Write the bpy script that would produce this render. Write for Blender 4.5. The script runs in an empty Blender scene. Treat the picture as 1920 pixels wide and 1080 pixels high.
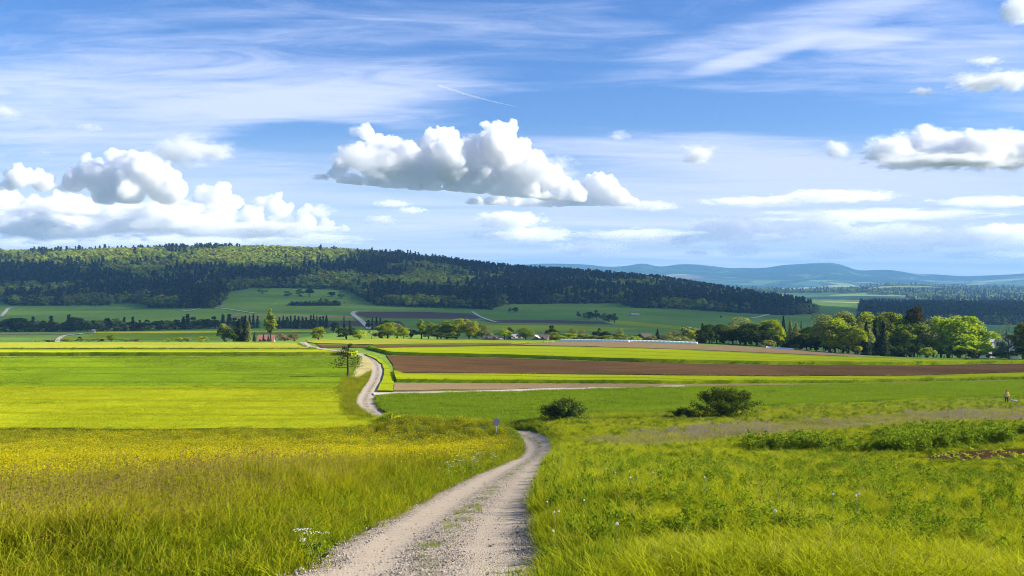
import bpy, bmesh, math, random
import numpy as np
from mathutils import Vector, Matrix, noise as mnoise
from mathutils.geometry import delaunay_2d_cdt

random.seed(7)
rng = np.random.default_rng(7)
S = bpy.context.scene
COL = S.collection

# ------------------------------------------------------------------ camera
F, CX, HZ = 1867.0, 960.0, 525.0          # focal length and horizon of the 1920 x 1080 photograph
cam = bpy.data.cameras.new('camera')
cam.lens = F * 36.0 / 1920.0
cam.sensor_width = 36.0
cam.shift_y = -(540.0 - HZ) / 1920.0
cam.clip_start = 0.1
cam.clip_end = 120000.0
cam_o = bpy.data.objects.new('camera', cam)
cam_o.rotation_euler = (math.radians(90), 0, 0)
COL.objects.link(cam_o)
S.camera = cam_o

# ------------------------------------------------------------------ light
SUN_AZ, SUN_EL = math.radians(92), math.radians(28)     # azimuth clockwise from the view direction
sd = Vector((math.sin(SUN_AZ) * math.cos(SUN_EL), math.cos(SUN_AZ) * math.cos(SUN_EL), math.sin(SUN_EL)))
sun = bpy.data.lights.new('sun', 'SUN')
sun.energy = 5.0
sun.angle = math.radians(0.5)
sun.color = (1.0, 0.935, 0.81)
sun_o = bpy.data.objects.new('sun', sun)
sun_o.rotation_euler = sd.to_track_quat('Z', 'Y').to_euler()
COL.objects.link(sun_o)

S.view_settings.view_transform = 'Standard'
S.view_settings.look = 'None'
S.view_settings.gamma = 1.0
S.view_settings.use_curve_mapping = False
S.view_settings.exposure = 1.06

cy = S.cycles
cy.max_bounces = 14
cy.diffuse_bounces = 3
cy.glossy_bounces = 2
cy.transmission_bounces = 4
cy.volume_bounces = 14
cy.transparent_max_bounces = 8
cy.use_denoising = True
cy.use_adaptive_sampling = True
cy.adaptive_threshold = 0.01
cy.filter_width = 1.0
cy.denoising_prefilter = 'FAST'
cy.caustics_reflective = False
cy.caustics_refractive = False


class N:
    """small helper for node trees"""
    def __init__(self, tree):
        self.t = tree
        tree.nodes.clear()

    def n(self, kind, **kw):
        nd = self.t.nodes.new(kind)
        for k, v in kw.items():
            if k == 'inp':
                for i, val in v.items():
                    self.put(nd.inputs[i], val)
            else:
                setattr(nd, k, v)
        return nd

    def put(self, sock, val):
        if isinstance(val, bpy.types.NodeSocket):
            self.t.links.new(val, sock)
        elif isinstance(val, bpy.types.Node):
            self.t.links.new(val.outputs[0], sock)
        else:
            if sock.type == 'RGBA' and len(val) == 3:
                val = (*val, 1)
            sock.default_value = val

    def math(self, op, a, b=0.0, c=0.0, clamp=False):
        nd = self.n('ShaderNodeMath', operation=op, use_clamp=clamp)
        for i, v in enumerate((a, b, c)):
            self.put(nd.inputs[i], v)
        return nd.outputs[0]

    def mix(self, fac, a, b, blend='MIX'):
        nd = self.n('ShaderNodeMix', data_type='RGBA', blend_type=blend)
        self.put(nd.inputs[0], fac)
        self.put(nd.inputs[6], a)
        self.put(nd.inputs[7], b)
        return nd.outputs[2]

    def noise(self, vec, scale, detail=4.0, rough=0.55, dist=0.0):
        nd = self.n('ShaderNodeTexNoise', inp={'Scale': scale, 'Detail': detail, 'Roughness': rough, 'Distortion': dist})
        if vec is not None:
            self.put(nd.inputs['Vector'], vec)
        return nd.outputs[0]

    def ramp(self, fac, lo, hi, a=0.0, b=1.0):
        nd = self.n('ShaderNodeMapRange', interpolation_type='SMOOTHSTEP', clamp=True)
        for i, v in zip((0, 1, 2, 3, 4), (fac, lo, hi, a, b)):
            self.put(nd.inputs[i], v)
        return nd.outputs[0]

    def mapping(self, vec, scale=(1, 1, 1), rot=(0, 0, 0), loc=(0, 0, 0)):
        nd = self.n('ShaderNodeMapping')
        self.put(nd.inputs[0], vec)
        nd.inputs['Scale'].default_value = scale
        nd.inputs['Rotation'].default_value = rot
        nd.inputs['Location'].default_value = loc
        return nd.outputs[0]


# sky: Nishita sky with a veil of high ice cloud laid on a plane far above
W = bpy.data.worlds.new('World')
S.world = W
W.use_nodes = True
w = N(W.node_tree)
sky = w.n('ShaderNodeTexSky', sky_type='NISHITA', sun_disc=False, sun_elevation=SUN_EL, sun_rotation=SUN_AZ,
          altitude=500.0, air_density=1.0, dust_density=0.6, ozone_density=3.0)
gen = w.n('ShaderNodeTexCoord').outputs['Generated']
sep = w.n('ShaderNodeSeparateXYZ', inp={0: gen})
dx, dy, dz = sep.outputs
zz = w.math('MAXIMUM', dz, 0.0)
inv = w.math('DIVIDE', 1.0, w.math('ADD', zz, 0.06))
plx, ply = w.math('MULTIPLY', dx, inv), w.math('MULTIPLY', dy, inv)
pl = w.n('ShaderNodeCombineXYZ', inp={0: plx, 1: ply}).outputs[0]
yy = w.math('MAXIMUM', dy, 0.05)
az = w.math('DIVIDE', dx, yy)
el = w.math('DIVIDE', zz, yy)


def blob(px, py, rx, ry, tilt=0.0):
    """soft patch of veil about one direction of the sky: 1 at its centre, 0 outside"""
    a0, e0 = (px - CX) / F, (HZ - py) / F
    a = w.math('SUBTRACT', az, a0)
    e = w.math('SUBTRACT', w.math('SUBTRACT', el, e0), w.math('MULTIPLY', a, tilt))
    q = w.math('ADD', w.math('POWER', w.math('ABSOLUTE', w.math('DIVIDE', a, rx / F)), 2.0),
               w.math('POWER', w.math('ABSOLUTE', w.math('DIVIDE', e, ry / F)), 2.0))
    return w.ramp(q, 1.0, 0.0)


def total(items):
    s = None
    for v in items:
        s = v if s is None else w.math('ADD', s, v)
    return s


streak = w.noise(w.mapping(pl, (0.60, 1.9, 1), (0, 0, 0.16)), 1.0, 9, 0.60, 0.7)
fine = w.noise(w.mapping(pl, (2.0, 5.2, 1), (0, 0, 0.28)), 1.0, 8, 0.64, 0.9)
broad = w.noise(w.mapping(pl, (0.35, 0.7, 1), (0, 0, 0.3), (3.1, 1.7, 0)), 1.0, 4, 0.5, 0.2)
bias = total([
    w.math('MULTIPLY', blob(250, 190, 800, 110, 0.03), 0.24),
    w.math('MULTIPLY', blob(150, 300, 700, 90, 0.0), 0.16),
    w.math('MULTIPLY', blob(620, 170, 420, 60, 0.12), 0.18),
    w.math('MULTIPLY', blob(1280, 270, 500, 60, -0.10), 0.22),
    w.math('MULTIPLY', blob(1500, 380, 700, 110, 0.0), 0.22),
    w.math('MULTIPLY', blob(1700, 330, 500, 60, 0.02), 0.16),
    w.math('MULTIPLY', blob(1450, 60, 420, 55, 0.28), 0.17),
    w.math('MULTIPLY', blob(1620, 70, 170, 24, 0.08), 0.16),
    w.math('MULTIPLY', blob(1400, 112, 150, 22, 0.25), 0.22),
    w.math('MULTIPLY', blob(1750, 60, 330, 120, 0.0), 0.18),
    w.math('MULTIPLY', blob(600, 50, 800, 90, 0.0), 0.08),
    w.math('MULTIPLY', blob(560, 255, 200, 42, 0.0), -0.28),
    w.math('MULTIPLY', blob(1150, 215, 380, 60, 0.02), -0.30),
    w.math('MULTIPLY', blob(1500, 225, 330, 40, 0.0), -0.22),
])
f1 = w.math('ADD', w.math('ADD', w.math('MULTIPLY', streak, 0.50), w.math('MULTIPLY', fine, 0.48)), w.math('MULTIPLY', broad, 0.30))
f1 = w.math('ADD', f1, bias)
veil = w.math('MULTIPLY', w.ramp(f1, 0.56, 1.06), 0.88)
low = w.ramp(el, 0.165, 0.015)                      # milky layer thickening to the horizon, in bands
lowst = w.noise(w.mapping(pl, (0.30, 0.9, 1), (0, 0, 0.03), (7, 2, 0)), 1.0, 9, 0.65, 0.5)
low = w.math('MULTIPLY', low, w.ramp(lowst, 0.30, 0.60, 0.38, 0.95))
skyc = w.n('ShaderNodeHueSaturation', inp={'Hue': 0.505, 'Saturation': 1.22, 'Value': 1.08, 'Color': sky.outputs[0]}).outputs[0]
tone = w.noise(w.mapping(pl, (0.22, 0.55, 1), (0, 0, 0.05), (1, 12, 0)), 1.0, 9, 0.66, 0.5)
lowc = w.mix(w.ramp(tone, 0.38, 0.62), (5.4, 6.8, 9.0), (8.4, 8.8, 9.5))
skyc = w.mix(1.0, skyc, (0.96, 1.02, 1.24), 'MULTIPLY')
colr = w.mix(low, skyc, lowc)
colr = w.mix(veil, colr, (6.4, 7.2, 9.6))
bg = w.n('ShaderNodeBackground', inp={0: colr, 1: 0.062})
w.n('ShaderNodeOutputWorld', inp={0: bg.outputs[0]})


# ------------------------------------------------------------------ helpers
def new_mat(name):
    m = bpy.data.materials.new(name)
    m.use_nodes = True
    return m, N(m.node_tree)


def mesh_obj(name, verts, faces, mat=None, parent=None, link=True, smooth=False):
    me = bpy.data.meshes.new(name)
    verts = np.asarray(verts, dtype=np.float32)
    if isinstance(faces, np.ndarray) and faces.ndim == 2:
        k = faces.shape[1]
        me.vertices.add(len(verts))
        me.vertices.foreach_set('co', verts.ravel())
        me.loops.add(faces.size)
        me.loops.foreach_set('vertex_index', faces.astype(np.int32).ravel())
        me.polygons.add(len(faces))
        me.polygons.foreach_set('loop_start', np.arange(0, faces.size, k, dtype=np.int32))
        me.polygons.foreach_set('loop_total', np.full(len(faces), k, dtype=np.int32))
        me.update(calc_edges=True)
        me.validate()
    else:
        me.from_pydata([tuple(map(float, v)) for v in verts], [], [tuple(map(int, f)) for f in faces])
    if mat is not None:
        for m in (mat if isinstance(mat, (list, tuple)) else [mat]):
            me.materials.append(m)
    if smooth:
        me.polygons.foreach_set('use_smooth', np.ones(len(me.polygons), dtype=bool))
    o = bpy.data.objects.new(name, me)
    if parent is not None:
        o.parent = parent
    if link:
        COL.objects.link(o)
    return o


def tag(o, label=None, cat=None, group=None, kind=None):
    if label:
        o['label'] = label
    if cat:
        o['category'] = cat
    if group:
        o['group'] = group
    if kind:
        o['kind'] = kind
    return o


def empty(name, loc=(0, 0, 0), rz=0.0, sc=1.0):
    o = bpy.data.objects.new(name, None)
    o.location = loc
    o.rotation_euler = (0, 0, rz)
    o.scale = (sc, sc, sc) if np.isscalar(sc) else sc
    o.empty_display_size = 0.2
    COL.objects.link(o)
    return o


def point_attr(o, name, kind, data):
    a = o.data.attributes.new(name, kind, 'POINT')
    data = np.asarray(data, dtype=np.int32 if kind == 'INT' else np.float32)
    a.data.foreach_set({'FLOAT_VECTOR': 'vector', 'FLOAT_COLOR': 'color'}.get(kind, 'value'), data.ravel())


def _hash(ix, iy, iz, k):
    h = (ix.astype(np.uint64) * np.uint64(73856093)) ^ (iy.astype(np.uint64) * np.uint64(19349663)) ^ (iz.astype(np.uint64) * np.uint64(83492791)) ^ np.uint64(k * 2654435761)
    h = (h ^ (h >> np.uint64(13))) * np.uint64(1274126177)
    h = (h ^ (h >> np.uint64(16))) * np.uint64(2246822519)
    h = h ^ (h >> np.uint64(15))
    return (h & np.uint64(0xFFFFFF)).astype(np.float64) / float(0xFFFFFF)


def vnoise(p, k=1):
    """smooth value noise, -1..1, p is (n, 3)"""
    p = np.asarray(p, float) + 4096.0
    i = np.floor(p).astype(np.int64)
    f = p - i
    f = f * f * f * (f * (f * 6 - 15) + 10)
    r = 0
    for a in (0, 1):
        for b in (0, 1):
            for c in (0, 1):
                wt = (f[:, 0] if a else 1 - f[:, 0]) * (f[:, 1] if b else 1 - f[:, 1]) * (f[:, 2] if c else 1 - f[:, 2])
                r = r + wt * _hash(i[:, 0] + a, i[:, 1] + b, i[:, 2] + c, k)
    return r * 2 - 1


def fbm(p, octv=4, k=1):
    p = np.asarray(p, float)
    if p.shape[1] == 2:
        p = np.column_stack([p, np.zeros(len(p))])
    r, a = 0, 1.0
    for o in range(octv):
        r = r + a * vnoise(p * 2.03**o + 17.3 * o, k + o)
        a *= 0.5
    return r / 1.6


def worley(p, k=1):
    p = np.asarray(p, float) + 4096.0
    i = np.floor(p).astype(np.int64)
    best = np.full(len(p), 9.0)
    for a in (-1, 0, 1):
        for b in (-1, 0, 1):
            for c in (-1, 0, 1):
                j = i + (a, b, c)
                q = [j[:, n] + _hash(j[:, 0], j[:, 1], j[:, 2], k + 31 * n) for n in range(3)]
                best = np.minimum(best, sum((p[:, n] - q[n]) ** 2 for n in range(3)))
    return np.sqrt(best)


# ------------------------------------------------------------------ terrain: one height field, z = 0 at the eye
def pchip(x, y, xs):
    x, y, xs = map(np.asarray, (x, y, xs))
    h = np.diff(x)
    d = np.diff(y) / h
    m = np.zeros(len(x))
    for i in range(1, len(x) - 1):
        if d[i - 1] * d[i] > 0:
            w1, w2 = 2 * h[i] + h[i - 1], h[i] + 2 * h[i - 1]
            m[i] = (w1 + w2) / (w1 / d[i - 1] + w2 / d[i])
    m[0], m[-1] = d[0], d[-1]
    i = np.clip(np.searchsorted(x, xs) - 1, 0, len(x) - 2)
    t = np.clip((xs - x[i]) / h[i], 0, 1)
    return (y[i] * (2 * t**3 - 3 * t**2 + 1) + h[i] * m[i] * (t**3 - 2 * t**2 + t)
            + y[i + 1] * (-2 * t**3 + 3 * t**2) + h[i] * m[i + 1] * (t**3 - t**2))


def plane_py(Y):
    return HZ + F * (0.16 + 1.3 / Y)


NEAR = [(Y, plane_py(Y)) for Y in (4, 6, 9, 14, 20, 30, 40)]
RIDGE = np.array([(-400, 505), (940, 500), (1010, 496), (1075, 497), (1140, 502), (1170, 502), (1203, 495), (1240, 502), (1260, 498),
                  (1300, 497), (1370, 503), (1430, 503), (1480, 497), (1560, 494), (1610, 507), (1660, 505), (1720, 511), (1800, 516),
                  (1860, 514), (1920, 511), (2400, 508)], float)
LEFT = [(60, 863), (75, 846), (88, 826), (96, 808), (104, 790), (115, 765), (130, 737), (155, 703), (180, 680), (215, 658), (250, 648.5)]
RIDGE[:, 1] = 506 + (RIDGE[:, 1] - 506) * 1.25
COLS = {
    -300: NEAR + LEFT + [(300, 641.5), (350, 642), (420, 650), (520, 650), (620, 638), (750, 624), (800, 620), (1000, 600), (1300, 580), (1500, 571),
                         (1700, 545), (2000, 508), (2300, 484), (2600, 480), (3200, 492), (5000, 520), (8000, 520)],
    0: NEAR + LEFT + [(300, 641.5), (350, 642), (420, 650), (520, 650), (620, 638), (750, 624), (800, 620), (1000, 600), (1300, 580), (1500, 571),
                      (1700, 545), (2000, 508), (2300, 484), (2600, 482), (3200, 492), (5000, 520), (8000, 520)],
    220: NEAR + LEFT + [(300, 641.5), (350, 642), (420, 650), (520, 650), (620, 637), (750, 622), (800, 619), (1000, 600), (1300, 581), (1420, 577),
                        (1700, 547), (2000, 508), (2300, 477), (2600, 480), (3200, 492), (5000, 520), (8000, 520)],
    480: NEAR + LEFT + [(300, 641), (350, 642), (420, 646), (520, 642), (620, 630), (750, 618), (900, 602), (1100, 586), (1300, 570), (1500, 553),
                        (1580, 547), (1750, 532), (2000, 506), (2350, 473), (2700, 478), (3400, 495), (5000, 520), (8000, 520)],
    700: NEAR + [(60, 862), (75, 850), (85, 836), (95, 813), (103, 792), (115, 765), (130, 737), (155, 703), (180, 680), (215, 661), (250, 649),
                 (300, 640), (350, 634), (400, 630), (500, 619), (560, 620), (650, 624), (760, 617), (900, 606), (1100, 590), (1300, 578),
                 (1440, 571), (1600, 556), (2000, 513), (2350, 482), (2700, 485), (3400, 500), (5000, 522), (8000, 524)],
    960: NEAR + [(60, 864), (69, 859), (80, 844), (90, 826), (100, 801), (110, 776), (128, 743), (155, 707), (190, 681), (220, 661), (250, 648.5),
                 (300, 638.5), (350, 637.5), (420, 648), (600, 650), (750, 635), (900, 622), (1050, 607), (1200, 592), (1350, 579), (1450, 572),
                 (1700, 554), (2000, 532), (2300, 514), (2600, 517), (3400, 530), (5000, 540), (8000, 540)],
    1060: NEAR + [(60, 858), (75, 836), (88, 812), (96, 794), (105, 786), (115, 767), (128, 744), (165, 699), (190, 682), (220, 663), (250, 649),
                  (300, 639), (345, 639), (420, 650), (600, 655), (800, 636), (950, 620), (1100, 606), (1250, 590), (1400, 577), (1480, 571),
                  (1700, 556), (2000, 536), (2300, 520), (2600, 522), (3400, 535), (5000, 545), (8000, 543)],
    1200: NEAR + [(60, 853), (75, 826), (88, 800), (96, 786), (106, 778), (117, 765), (128, 745), (165, 700), (190, 684), (220, 666), (250, 651),
                  (300, 640), (345, 641), (420, 652), (600, 660), (800, 640), (950, 622), (1100, 606), (1250, 590), (1400, 577), (1500, 571),
                  (1700, 560), (2000, 542), (2300, 530), (2600, 531), (3500, 540), (5000, 546), (8000, 544)],
    1350: NEAR + [(60, 851), (75, 823), (88, 795), (98, 778), (108, 769), (117, 762), (130, 745), (165, 704), (195, 685), (225, 669), (255, 656),
                  (290, 645), (330, 644), (400, 656), (600, 665), (800, 645), (1000, 622), (1200, 603), (1400, 588), (1500, 582), (1700, 572),
                  (2000, 559), (2300, 553), (2600, 551), (3500, 549), (5000, 546), (8000, 544)],
    1500: NEAR + [(60, 848), (75, 820), (90, 790), (104, 772), (116, 761), (130, 748), (145, 729), (170, 706), (200, 686), (230, 673), (260, 662),
                  (290, 655), (330, 656), (400, 668), (600, 670), (800, 650), (1000, 628), (1200, 611), (1400, 597), (1600, 587), (1900, 578),
                  (2300, 572), (3000, 566), (4000, 560), (6000, 549), (8000, 545)],
    1700: NEAR + [(60, 840), (75, 813), (90, 787), (105, 771), (118, 761), (132, 749), (148, 729), (175, 706), (205, 688), (235, 678), (265, 671),
                  (300, 670), (360, 682), (600, 690), (800, 665), (1000, 645), (1300, 620), (1600, 603), (2000, 590), (2600, 578), (3300, 568),
                  (4500, 558), (6000, 551), (8000, 545)],
    1920: NEAR[:-1] + [(40, 872), (50, 850), (70, 815), (90, 786), (110, 766), (125, 755), (140, 743), (155, 727), (180, 705), (210, 690), (240, 680),
                       (270, 673), (310, 674), (360, 686), (600, 695), (800, 670), (1000, 648), (1300, 622), (1600, 604), (2000, 591), (2600, 579),
                       (3300, 569), (4500, 559), (6000, 551), (8000, 545)],
    2300: NEAR[:-1] + [(40, 868), (50, 844), (70, 808), (90, 780), (110, 760), (125, 749), (140, 740), (155, 727), (180, 708), (210, 694), (240, 684),
                       (270, 677), (310, 678), (360, 688), (600, 695), (800, 670), (1000, 648), (1300, 622), (1600, 604), (2000, 591), (2600, 579),
                       (3300, 569), (4500, 559), (6000, 551), (8000, 545)],
}
UG = np.linspace(-0.72, 0.72, 289)
LG = np.linspace(math.log(4.0), math.log(26000.0), 620)
_cp = np.array(sorted(COLS))
_cu = (_cp - CX) / F
_Y = np.exp(LG)
_D = []
for _p in _cp:
    pts = COLS[_p]
    r = np.interp(_p, RIDGE[:, 0], RIDGE[:, 1])
    pts = pts + [(9500, 0.55 * pts[-1][1] + 0.45 * (r + 12)), (11500, r + 1), (12500, r + 8), (15000, 523), (26000, 524)]
    Yv = np.array([a for a, _ in pts], float)
    Dv = np.array([(b - HZ) / F * a for a, b in pts])
    _D.append(pchip(np.log(Yv), Dv, LG))
_D = np.array(_D)
ZG = np.empty((len(UG), len(LG)))
for j in range(len(LG)):
    ZG[:, j] = -pchip(_cu, _D[:, j], np.clip(UG, _cu[0], _cu[-1]))
# far ridge follows the photographed skyline more closely than the columns do
_pu = UG * F + CX
_k = (_Y > 8500) & (_Y < 14500)
for j in np.where(_k)[0]:
    wgt = np.exp(-((math.log(_Y[j] / 11500)) / 0.07) ** 2)
    tgt = -(np.interp(_pu, RIDGE[:, 0], RIDGE[:, 1]) - 0.5 - HZ) / F * _Y[j] + 14 * fbm(np.column_stack([_pu / 16, np.full(len(_pu), _Y[j] / 800)]), 4, 6)
    ZG[:, j] = ZG[:, j] * (1 - wgt) + tgt * wgt
# rolling foothills in the far plain
for j in np.where((_Y > 3800) & (_Y < 11200))[0]:
    a = min(1, (_Y[j] - 3800) / 2500) * min(1, (11200 - _Y[j]) / 1500)
    ZG[:, j] += a * 95 * np.maximum(0, fbm(np.column_stack([UG * _Y[j] / 1300, np.full(len(UG), _Y[j] / 900)]), 5, 5) + 0.02)
    lim = -(np.interp(UG * F + CX, RIDGE[:, 0], RIDGE[:, 1]) + 9 + 9 * (11200 - _Y[j]) / 7400 - HZ) / F * _Y[j]
    ZG[:, j] = np.minimum(ZG[:, j], lim)
# spurs and gullies on the far slopes
for j in np.where((_Y > 6500) & (_Y < 12500))[0]:
    pts_ = np.column_stack([UG * _Y[j] / 520, np.full(len(UG), _Y[j] / 900)])
    ZG[:, j] -= 46 * np.abs(fbm(pts_, 4, 44)) * np.interp(_Y[j], [6500, 8500, 11000, 11500, 12500], [0, 1, 1, 0.25, 0.5])
# smooth the creases a little
for _ in range(2):
    ZG[:, 1:-1] = 0.25 * ZG[:, :-2] + 0.5 * ZG[:, 1:-1] + 0.25 * ZG[:, 2:]
    ZG[1:-1] = 0.25 * ZG[:-2] + 0.5 * ZG[1:-1] + 0.25 * ZG[2:]


def ground0(x, y):
    x, y = np.asarray(x, float), np.asarray(y, float)
    yc = np.maximum(y, 4.0)
    u = np.clip(x / np.maximum(yc, 10.0), UG[0], UG[-1])
    fu = (u - UG[0]) / (UG[1] - UG[0])
    fl = np.clip((np.log(yc) - LG[0]) / (LG[1] - LG[0]), 0, len(LG) - 1.001)
    i = np.clip(fu.astype(int), 0, len(UG) - 2)
    j = fl.astype(int)
    a, b = fu - i, fl - j
    z = (ZG[i, j] * (1 - a) * (1 - b) + ZG[i + 1, j] * a * (1 - b) + ZG[i, j + 1] * (1 - a) * b + ZG[i + 1, j + 1] * a * b)
    return z + np.where(y < 4.0, (4.0 - y) * 0.16, 0.0)


def unproject(px, py, zf=None, h=0.0):
    """ground point that the photograph shows at (px, py): first meeting of that line of sight with the terrain"""
    u, v = (px - CX) / F, (py - HZ) / F
    Ys = np.exp(np.linspace(math.log(4.5), math.log(14000), 5200))
    g = (zf or ground0)(u * Ys, Ys) + h + v * Ys       # >= 0 : terrain at or above the ray
    k = np.argmax(g >= 0)
    if g[k] < 0:
        k = int(np.argmax(g))
        return u * Ys[k], Ys[k]
    if k == 0:
        return u * Ys[0], Ys[0]
    t = -g[k - 1] / (g[k] - g[k - 1])
    Yv = Ys[k - 1] + t * (Ys[k] - Ys[k - 1])
    return u * Yv, Yv


def smooth_line(P, n):
    """Catmull-Rom through the points, n samples"""
    P = np.asarray(P, float)
    Q = np.vstack([2 * P[0] - P[1], P, 2 * P[-1] - P[-2]])
    out = []
    for s in np.linspace(0, len(P) - 1 - 1e-9, n):
        i = int(s)
        t = s - i
        a, b, c, d = Q[i], Q[i + 1], Q[i + 2], Q[i + 3]
        out.append(0.5 * (2 * b + (c - a) * t + (2 * a - 5 * b + 4 * c - d) * t**2 + (3 * b - a - 3 * c + d) * t**3))
    return np.array(out)
# ------------------------------------------------------------------ the gravel track (its line first: the ground is cut to it)
TRACK_PX = [(735, 1135, 1), (790, 1080, 1), (815, 1030, 1), (862, 980, 1), (912, 930, 1), (952, 895, 1), (985, 870, 1), (1008, 850, 1), (1012, 838, 1)]
_tp = [unproject(p, q) for p, q, _ in TRACK_PX]
_tp = [(-2.2, 4.0), (-1.9, 6.3)] + _tp[1:]
# round the bend, then behind the tall meadow to the left, and away across the flat
_tp += [unproject(1003, 826), unproject(975, 815), unproject(940, 808), unproject(860, 803), unproject(790, 799), unproject(737, 789), unproject(703, 774),
        unproject(686, 757), unproject(690, 738), unproject(704, 715), unproject(709, 698), unproject(706, 683), unproject(694, 672), unproject(678, 665)]
_tp += [unproject(650, 660), unproject(612, 655), unproject(585, 651), unproject(572, 646), unproject(568, 642)]
TRACK = smooth_line(_tp, 420)
TRACK2 = smooth_line([unproject(*p) for p in ((700, 740), (722, 739.5), (760, 739), (860, 737), (960, 734), (1040, 731), (1120, 729), (1200, 727.5), (1290, 726))], 120)


def dist_to(line, x, y):
    x, y = np.asarray(x, float), np.asarray(y, float)
    out = np.full(x.shape, 99.0)
    near = np.where((y < line[:, 1].max() + 12) & (y > line[:, 1].min() - 12) & (x > line[:, 0].min() - 12) & (x < line[:, 0].max() + 12))[0]
    A, B = line[:-1], line[1:]
    AB = B - A
    L2 = (AB**2).sum(1) + 1e-12
    for s in range(0, len(near), 4000):
        k = near[s:s + 4000]
        P = np.column_stack([x[k], y[k]])
        t = np.clip(((P[:, None] - A) * AB).sum(2) / L2, 0, 1)
        d = np.sqrt((((A + t[..., None] * AB) - P[:, None]) ** 2).sum(2))
        out[k] = d.min(1)
    return out


_k = (TRACK[:, 1] > 84) & (TRACK[:, 1] < 106) & (np.gradient(TRACK[:, 0]) < 0) & (TRACK[:, 0] > -15)
LIP = TRACK[_k][np.argsort(TRACK[_k][:, 0])]


def sstep(a, b, v):
    t = np.clip((v - a) / (b - a), 0, 1)
    return t * t * (3 - 2 * t)


def ground(x, y, cut=True):
    x, y = np.atleast_1d(np.asarray(x, float)), np.atleast_1d(np.asarray(y, float))
    shp = x.shape
    x, y = x.ravel(), y.ravel()
    z = ground0(x, y)
    d = dist_to(TRACK, x, y)
    nearw = 1 - sstep(80, 120, y)
    bank = sstep(1.25, 2.6, d) * (1 - sstep(3.0, 9.0, d))
    z = z + bank * 0.36 * nearw
    # the meadow ends in a low grassy lip above the track past the bend
    lipx = sstep(-14.5, -11.0, x) * (1 - sstep(0.2, 1.4, x))
    side = np.interp(x, LIP[:, 0], LIP[:, 1]) - y
    z = z + 0.95 * lipx * sstep(1.2, 3.0, side) * (1 - sstep(4.0, 13.0, side)) * (y > 60)
    if cut:
        z = z - 0.16 * (1 - sstep(0.9, 1.5, d)) - 0.12 * (1 - sstep(0.8, 1.4, dist_to(TRACK2, x, y)))
    # small humps of the turf
    k = y < 140
    if k.any():
        z[k] += 0.09 * sstep(1.3, 3, d[k]) * fbm(np.column_stack([x[k] / 2.2, y[k] / 2.2]), 3, 21)
    return z.reshape(shp)


def gz(x, y):
    return float(ground(x, y)[0])


def at(px, py):
    x, y = unproject(px, py)
    return x, y, gz(x, y)


# ------------------------------------------------------------------ ground materials
def patchy(t, pos, stops, scale, detail=6, stretch=(1, 1, 1), loc=(0, 0, 0)):
    v = t.noise(t.mapping(pos, stretch, (0, 0, 0), loc), scale, detail, 0.6, 0.3)
    r = t.n('ShaderNodeValToRGB')
    r.color_ramp.elements.remove(r.color_ramp.elements[0])
    r.color_ramp.elements[0].position = stops[0][0]
    r.color_ramp.elements[0].color = (*stops[0][1], 1)
    for p, c in stops[1:]:
        e = r.color_ramp.elements.new(p)
        e.color = (*c, 1)
    t.put(r.inputs[0], v)
    return r.outputs[0]


def surface(name, build, bump=0.0, bscale=3.0, transl=0.0, rough=1.0):
    m, t = new_mat(name)
    pos = t.n('ShaderNodeNewGeometry').outputs['Position']
    colr = build(t, pos)
    nrm = None
    if bump:
        bv = t.noise(pos, bscale, 5, 0.7)
        nrm = t.n('ShaderNodeBump', inp={'Strength': 1.0, 'Distance': bump, 'Height': bv}).outputs[0]
    d = t.n('ShaderNodeBsdfDiffuse', inp={'Color': colr, 'Roughness': 1.0})
    if nrm is not None:
        t.put(d.inputs['Normal'], nrm)
    t.n('ShaderNodeOutputMaterial', inp={0: d.outputs[0]})
    return m


def crop(name, c1, c2, fine=1.6, stretch=(0.35, 1, 1), rot=0.0, bump=0.25, streaks=0.5, c3=None, broad=0.02, drift=None):
    """a standing crop: fine grain, drill-row streaks, broad drifts of colour"""
    def build(t, pos):
        a = t.noise(pos, fine, 6, 0.75)
        b = t.noise(t.mapping(pos, stretch, (0, 0, rot)), 0.30, 5, 0.6, 0.2)
        c = t.noise(pos, broad, 3, 0.5, 0.5)
        f = t.math('ADD', t.math('MULTIPLY', t.ramp(a, 0.3, 0.7), 0.45), t.math('ADD', t.math('MULTIPLY', t.ramp(b, 0.35, 0.65), streaks * 0.6),
                   t.math('MULTIPLY', t.ramp(c, 0.35, 0.65), 0.55 - streaks * 0.3)))
        colr = t.mix(f, c1, c2)
        if c3 is not None:
            d = t.noise(t.mapping(pos, stretch, (0, 0, rot), (9, 4, 0)), 0.16, 6, 0.65, 0.4)
            colr = t.mix(t.ramp(d, 0.55, 0.72, 0.0, 0.8), colr, c3)
        wv_ = t.n('ShaderNodeTexWave', wave_type='BANDS', bands_direction='Y', wave_profile='SIN',
                  inp={'Vector': t.mapping(pos, (1, 1, 1), (0, 0, rot + 0.02)), 'Scale': 0.026, 'Distortion': 1.2, 'Detail': 2, 'Detail Scale': 0.15})
        tl = t.ramp(wv_.outputs['Fac'], 0.93, 0.99, 0.0, 0.55)
        gp = t.noise(t.mapping(pos, (0.10, 1, 1), (0, 0, rot), (3, 8, 0)), 0.55, 7, 0.7, 0.3)
        colr = t.mix(t.math('MAXIMUM', tl, t.ramp(gp, 0.56, 0.68, 0.0, 0.55)), colr, tuple(v * 0.55 for v in c1))
        if drift is not None:                     # colour blends towards another tone along x
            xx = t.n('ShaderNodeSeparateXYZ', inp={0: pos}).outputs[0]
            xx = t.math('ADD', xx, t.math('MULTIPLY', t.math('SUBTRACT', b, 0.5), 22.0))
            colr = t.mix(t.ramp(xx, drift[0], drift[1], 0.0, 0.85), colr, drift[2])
        return colr
    return surface(name, build, bump, 2.2)


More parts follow.
